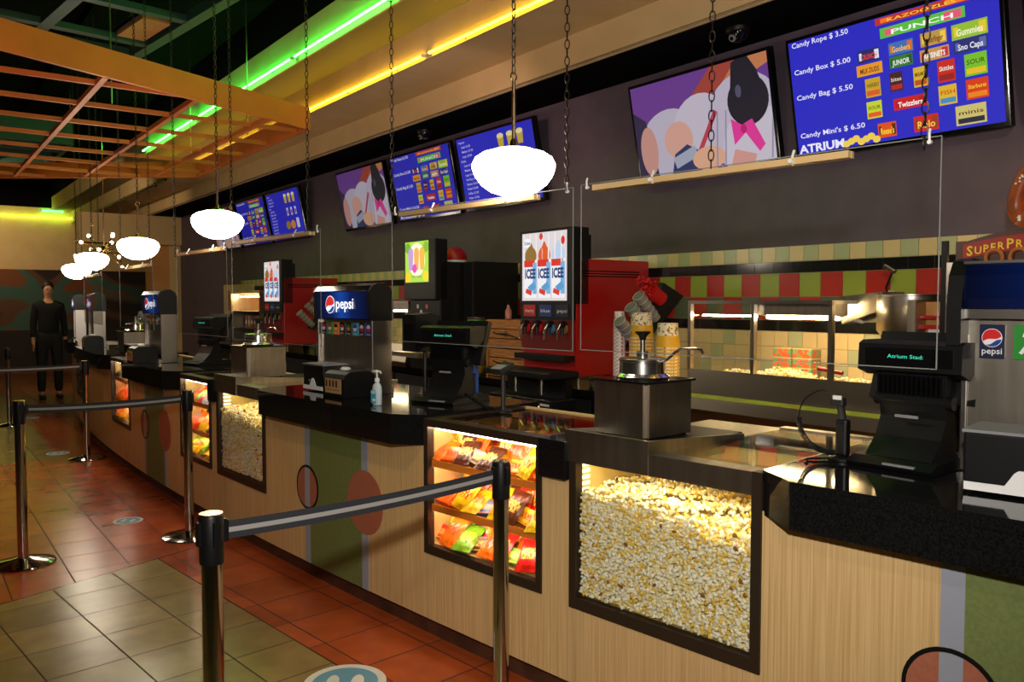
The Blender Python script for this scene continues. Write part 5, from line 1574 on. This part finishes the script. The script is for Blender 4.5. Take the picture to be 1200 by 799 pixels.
# ================================================================== CANOPY AND CEILING FRAMES
t = thing('orange_canopy', 'orange hanging lattice canopy with a deep edge board', 'ceiling canopy', (2.4, 8.0, 3.05))
Z0 = 3.05
def beam(b, p, q, w, z0, z1, m):
    p = Vector((p[0], p[1], 0)); q = Vector((q[0], q[1], 0)); u = (q - p).normalized(); s = Vector((-u.y, u.x, 0)) * w / 2
    vs = [p - s, q - s, q + s, p + s]
    b.add([(v.x, v.y, z) for z in (z0, z1) for v in vs], [(0, 1, 2, 3), (4, 5, 6, 7), (0, 1, 5, 4), (1, 2, 6, 5), (2, 3, 7, 6), (3, 0, 4, 7)], m)
def CP(b, name, t, org):
    o = b.build(name, t); o.location = -Vector(org); return o
org = (2.4, 8.0, 3.05)
Q = [(-1.7, 4.74), (3.67, 6.41), (4.10, 9.75), (2.42, 11.45), (-1.5, 11.6)]
for a, c in zip(Q[:-1], Q[1:]):
    b = MB(); beam(b, a, c, .03, Z0, Z0 + .185, orange); CP(b, 'edge_board', t, org)
def inx(y, x0):   # x of the right hand board at y
    return 3.67 + (y - 6.41) * (4.10 - 3.67) / (9.75 - 6.41) if y > 6.41 else 3.67
def clipy(x):     # y of the near board at x
    return 4.74 + (x + 1.7) * (6.41 - 4.74) / (3.67 + 1.7)
for k in range(9):
    y = 5.45 + k * .74 - .02 * k
    yl = y + .12 * 1.5 + .0; 
    f = lambda x: y + .12 * (1.5 - x)
    xr = min(inx(f(3.8), 0), 4.05) - .02
    while xr > -1.5 and f(xr) < clipy(xr) + .02: xr -= .02
    if f(xr) > 9.9: xr = min(xr, 4.1 - (f(4.0) - 9.75) * .99 - .05)
    if xr < -1.0: continue
    b = MB(); beam(b, (-1.6, f(-1.6)), (xr, f(xr)), .028, Z0 + .006, Z0 + .040, orange); CP(b, 'cross_bar', t, org)
for k in range(8):
    x1 = 3.22 - k * .665
    f = lambda y: x1 + .1228 * (y - 6.1)
    y0 = clipy(f(clipy(x1))) + .02; y1 = 11.3 if f(11.3) < 2.4 else 11.3 - (f(11.3) - 2.4) * .9
    b = MB(); beam(b, (f(y0), y0), (f(y1), y1), .038, Z0 - .002, Z0 + .036, orange); CP(b, 'long_bar', t, org)
for (x, y) in ((.6, 7.2), (2.2, 6.8), (3.5, 7.2), (3.8, 9.2), (1.9, 10.6), (.4, 10.2)):
    b = MB(); b.cyl((x, y, Z0 + .05), (x, y, 4.6), .006, steel, n=6); CP(b, 'hanging_rod', t, org)

def upper_frame(name, label, org, xs, ys, z, w, h, m, rot, plate=None):
    t = thing(name, label, 'ceiling frame', (*org, z), (0, 0, rot))
    b = MB()
    for x in (xs[0], xs[-1]): b.box(x - w / 2, x + w / 2, ys[0], ys[-1], 0, h, m)
    for y in (ys[0], ys[-1]): b.box(xs[0], xs[-1], y - w / 2, y + w / 2, 0, h, m)
    b.build('frame', t)
    for x in xs[1:-1]:
        b = MB(); b.box(x - w / 2, x + w / 2, ys[0], ys[-1], 0.005, h * .7, m); b.build('long_bar', t)
    for y in ys[1:-1]:
        b = MB(); b.box(xs[0], xs[-1], y - w / 2, y + w / 2, .008, h * .7, m); b.build('cross_bar', t)
    for x in (xs[0], xs[-1]):
        for y in (ys[0], ys[-1]):
            b = MB(); b.cyl((x, y, h), (x, y, 4.6 - z), .008, steel, n=6); b.build('hanging_rod', t)
    return t
upper_frame('ceiling_lattice', 'dark green lattice frame above the orange canopy', (3.0, 8.65), [-4, -3.2, -2.4, -1.6, -.9, 0], [-4.2, -3.3, -2.35, -1.42, -.5, 0], 3.98, .10, .09, tealm, 0)
upper_frame('ceiling_lattice', 'far dark green lattice frame at the left picture edge', (3.9, 15.6), [-2.4, -1.6, -.8, 0], [-3.0, -2.2, -1.4, -.6, 0], 3.75, .06, .30, tealm, -WA)
t = thing('ceiling_light_panel', 'small pale rectangular panel hung in the dark lattice', 'ceiling light', (2.78, 7.72, 4.0)); b = MB(); b.box(-.12, .12, -.32, .32, 0, .03, amber); b.build('diffuser', t); b = MB(); b.box(-.14, .14, -.34, .34, .03, .06, black); b.cyl((0, 0, .06), (0, 0, .6), .01, black, n=6); b.build('housing', t)

t = thing('conduit_pipe', 'thin dark pipe along the soffit face beyond the canopy', 'pipe', W(14.6, 1.20, 3.50), (0, 0, -WA))
b = MB(); b.cyl((0, -4.2, 0), (0, 4.2, 0), .02, black, n=8); b.build('pipe', t)
for y in (-3.5, -1.2, 1.2, 3.5):
    b = MB(); b.box(-.01, .03, y - .02, y + .02, -.03, .03, black); b.build('clamp', t)
# chandelier of small bulbs
CX = Vector((3.868,12.411,2.29))
t = thing('bulb_chandelier', 'brass chandelier of many small round bulbs beyond the lamps', 'chandelier', CX)
b = MB(); b.sphere((0, 0, 0), .07, brass); b.cyl((0, 0, .05), (0, 0, 4.6 - CX.z), .008, brass, n=8); b.build('hub', t, smooth=True)
rr = random.Random(11)
for i in range(15):
    a = i * 2.399; zz = 1 - 2 * (i + .5) / 15; q = math.sqrt(1 - zz * zz)
    d = Vector((q * math.cos(a), q * math.sin(a), zz * .75)); l = rr.uniform(.24, .34)
    b = MB(); b.cyl(d * .05, d * l, .006, brass, n=8); b.cyl(d * l, d * (l + .03), .014, brass, n=10); ar = b.build('arm', t)
    b = MB(); b.sphere(d * (l + .055), (.024), bulbm, u=12, v=8); b.build('bulb', ar, smooth=True)

# ================================================================== PERSON before the mural
def skin_mesh(name, nodes, edges, m, parent, sub=2):
    me = bpy.data.meshes.new(name); me.from_pydata([n[0] for n in nodes], edges, [])
    o = bpy.data.objects.new(name, me); COL.objects.link(o)
    md = o.modifiers.new('skin', 'SKIN'); md.use_smooth_shade = True
    for i, n in enumerate(nodes):
        r = n[1]; me.skin_vertices[0].data[i].radius = r if isinstance(r, tuple) else (r, r)
    me.skin_vertices[0].data[0].use_root = True
    sb = o.modifiers.new('sub', 'SUBSURF'); sb.levels = sub; sb.render_levels = sub
    dg = bpy.context.evaluated_depsgraph_get(); dg.update()
    m2 = bpy.data.meshes.new_from_object(o.evaluated_get(dg)); bpy.data.objects.remove(o)
    m2.materials.clear(); m2.materials.append(m)
    o2 = bpy.data.objects.new(name, m2); COL.objects.link(o2)
    if parent: o2.parent = parent
    return o2
# local: faces -y (towards the camera), x to the person's left
t = thing('person', 'person in dark long-sleeved top and dark trousers standing before far mural', 'person', (PERSON_XY[0], PERSON_XY[1], 0), (0, 0, R(-8)))
k = 1.06
nd = [((0, 0, .98), (.13, .10)), ((0, 0, 1.12), (.13, .095)), ((0, -.0, 1.30), (.15, .10)), ((0, .0, 1.44), (.13, .08)), ((0, .0, 1.53), (.052, .055)), ((0, -.01, 1.60), (.062, .07)), ((0, -.015, 1.68), (.078, .095)), ((0, -.01, 1.76), (.06, .075))]
ed = [(0, 1), (1, 2), (2, 3), (3, 4), (4, 5), (5, 6), (6, 7)]
for sg in (-1, 1):
    i = len(nd); nd += [((sg * .17, 0, 1.42), .055), ((sg * .205, .01, 1.16), .042), ((sg * .215, -.03, .92), .031), ((sg * .22, -.045, .84), (.022, .036))]
    ed += [(3, i), (i, i + 1), (i + 1, i + 2), (i + 2, i + 3)]
    for j, (dx, ln) in enumerate(((-.028, .062), (-.010, .075), (.008, .07), (.024, .055))):
        q = len(nd); nd += [((sg * .22, -.045 + dx, .80), .010), ((sg * .218, -.055 + dx, .80 - ln), .008)]; ed += [(i + 3, q), (q, q + 1)]
    q = len(nd); nd += [((sg * .212, -.09, .83), .011), ((sg * .205, -.105, .79), .009)]; ed += [(i + 3, q), (q, q + 1)]
    i = len(nd); nd += [((sg * .095, 0, .90), (.095, .10)), ((sg * .11, -.005, .50), .06), ((sg * .115, .02, .09), .042), ((sg * .12, -.09, .035), (.045, .03)), ((sg * .125, -.16, .03), (.04, .022))]
    ed += [(0, i), (i, i + 1), (i + 1, i + 2), (i + 2, i + 3), (i + 3, i + 4)]
nd = [((p[0] * k, p[1] * k, p[2] * k), r) for p, r in nd]
skin_mesh('body', nd, ed, skin, t)
top = mat('dark_sweater', S(16, 14, 15), .9); trs = mat('dark_trousers', S(20, 20, 24), .8)
n2 = [((0, 0, .90), (.175, .14)), ((0, 0, 1.14), (.165, .125)), ((0, 0, 1.31), (.175, .125)), ((0, 0, 1.45), (.155, .11)), ((0, 0, 1.535), (.075, .075))]
e2 = [(0, 1), (1, 2), (2, 3), (3, 4)]
for sg in (-1, 1):
    i = len(n2); n2 += [((sg * .17, 0, 1.42), .070), ((sg * .207, .01, 1.16), .056), ((sg * .215, -.03, .93), .046)]; e2 += [(3, i), (i, i + 1), (i + 1, i + 2)]
n2 = [((p[0] * k, p[1] * k, p[2] * k), r) for p, r in n2]
skin_mesh('sweater', n2, e2, top, t)
n3 = [((0, 0, 1.10), (.16, .125)), ((0, 0, .94), (.165, .135))]; e3 = [(0, 1)]
for sg in (-1, 1):
    i = len(n3); n3 += [((sg * .10, 0, .84), (.105, .11)), ((sg * .112, -.005, .48), .078), ((sg * .118, .015, .08), .064)]; e3 += [(1, i), (i, i + 1), (i + 1, i + 2)]
n3 = [((p[0] * k, p[1] * k, p[2] * k), r) for p, r in n3]
skin_mesh('trousers', n3, e3, trs, t)
b = MB(); b.sphere((0, .018, 1.725 * k), .098, hairm, sx=.88, sy=1.0, sz=.95, u=20, v=12); b.build('hair', t, smooth=True)
b = MB()
for sg in (-1, 1):
    b.sphere((sg * .03, -.098, 1.69 * k), .012, white, u=10, v=6); b.sphere((sg * .03, -.107, 1.69 * k), .006, black, u=8, v=6)
b.build('eyes', t)
b = MB(); b.prism([(-.012, 1.63 * k), (.012, 1.63 * k), (.006, 1.685 * k), (-.006, 1.685 * k)], 'y', -.125, -.095, skin); b.build('nose', t)
b = MB(); b.rbox(-.024, .024, -.105, -.092, 1.608 * k, 1.618 * k, salmon, .003); b.build('mouth', t)
b = MB()
for sg in (-1, 1): b.rbox(sg * .122 - .045, sg * .122 + .045, -.20, .06, 0, .07, black, .02)
b.build('shoes', t)
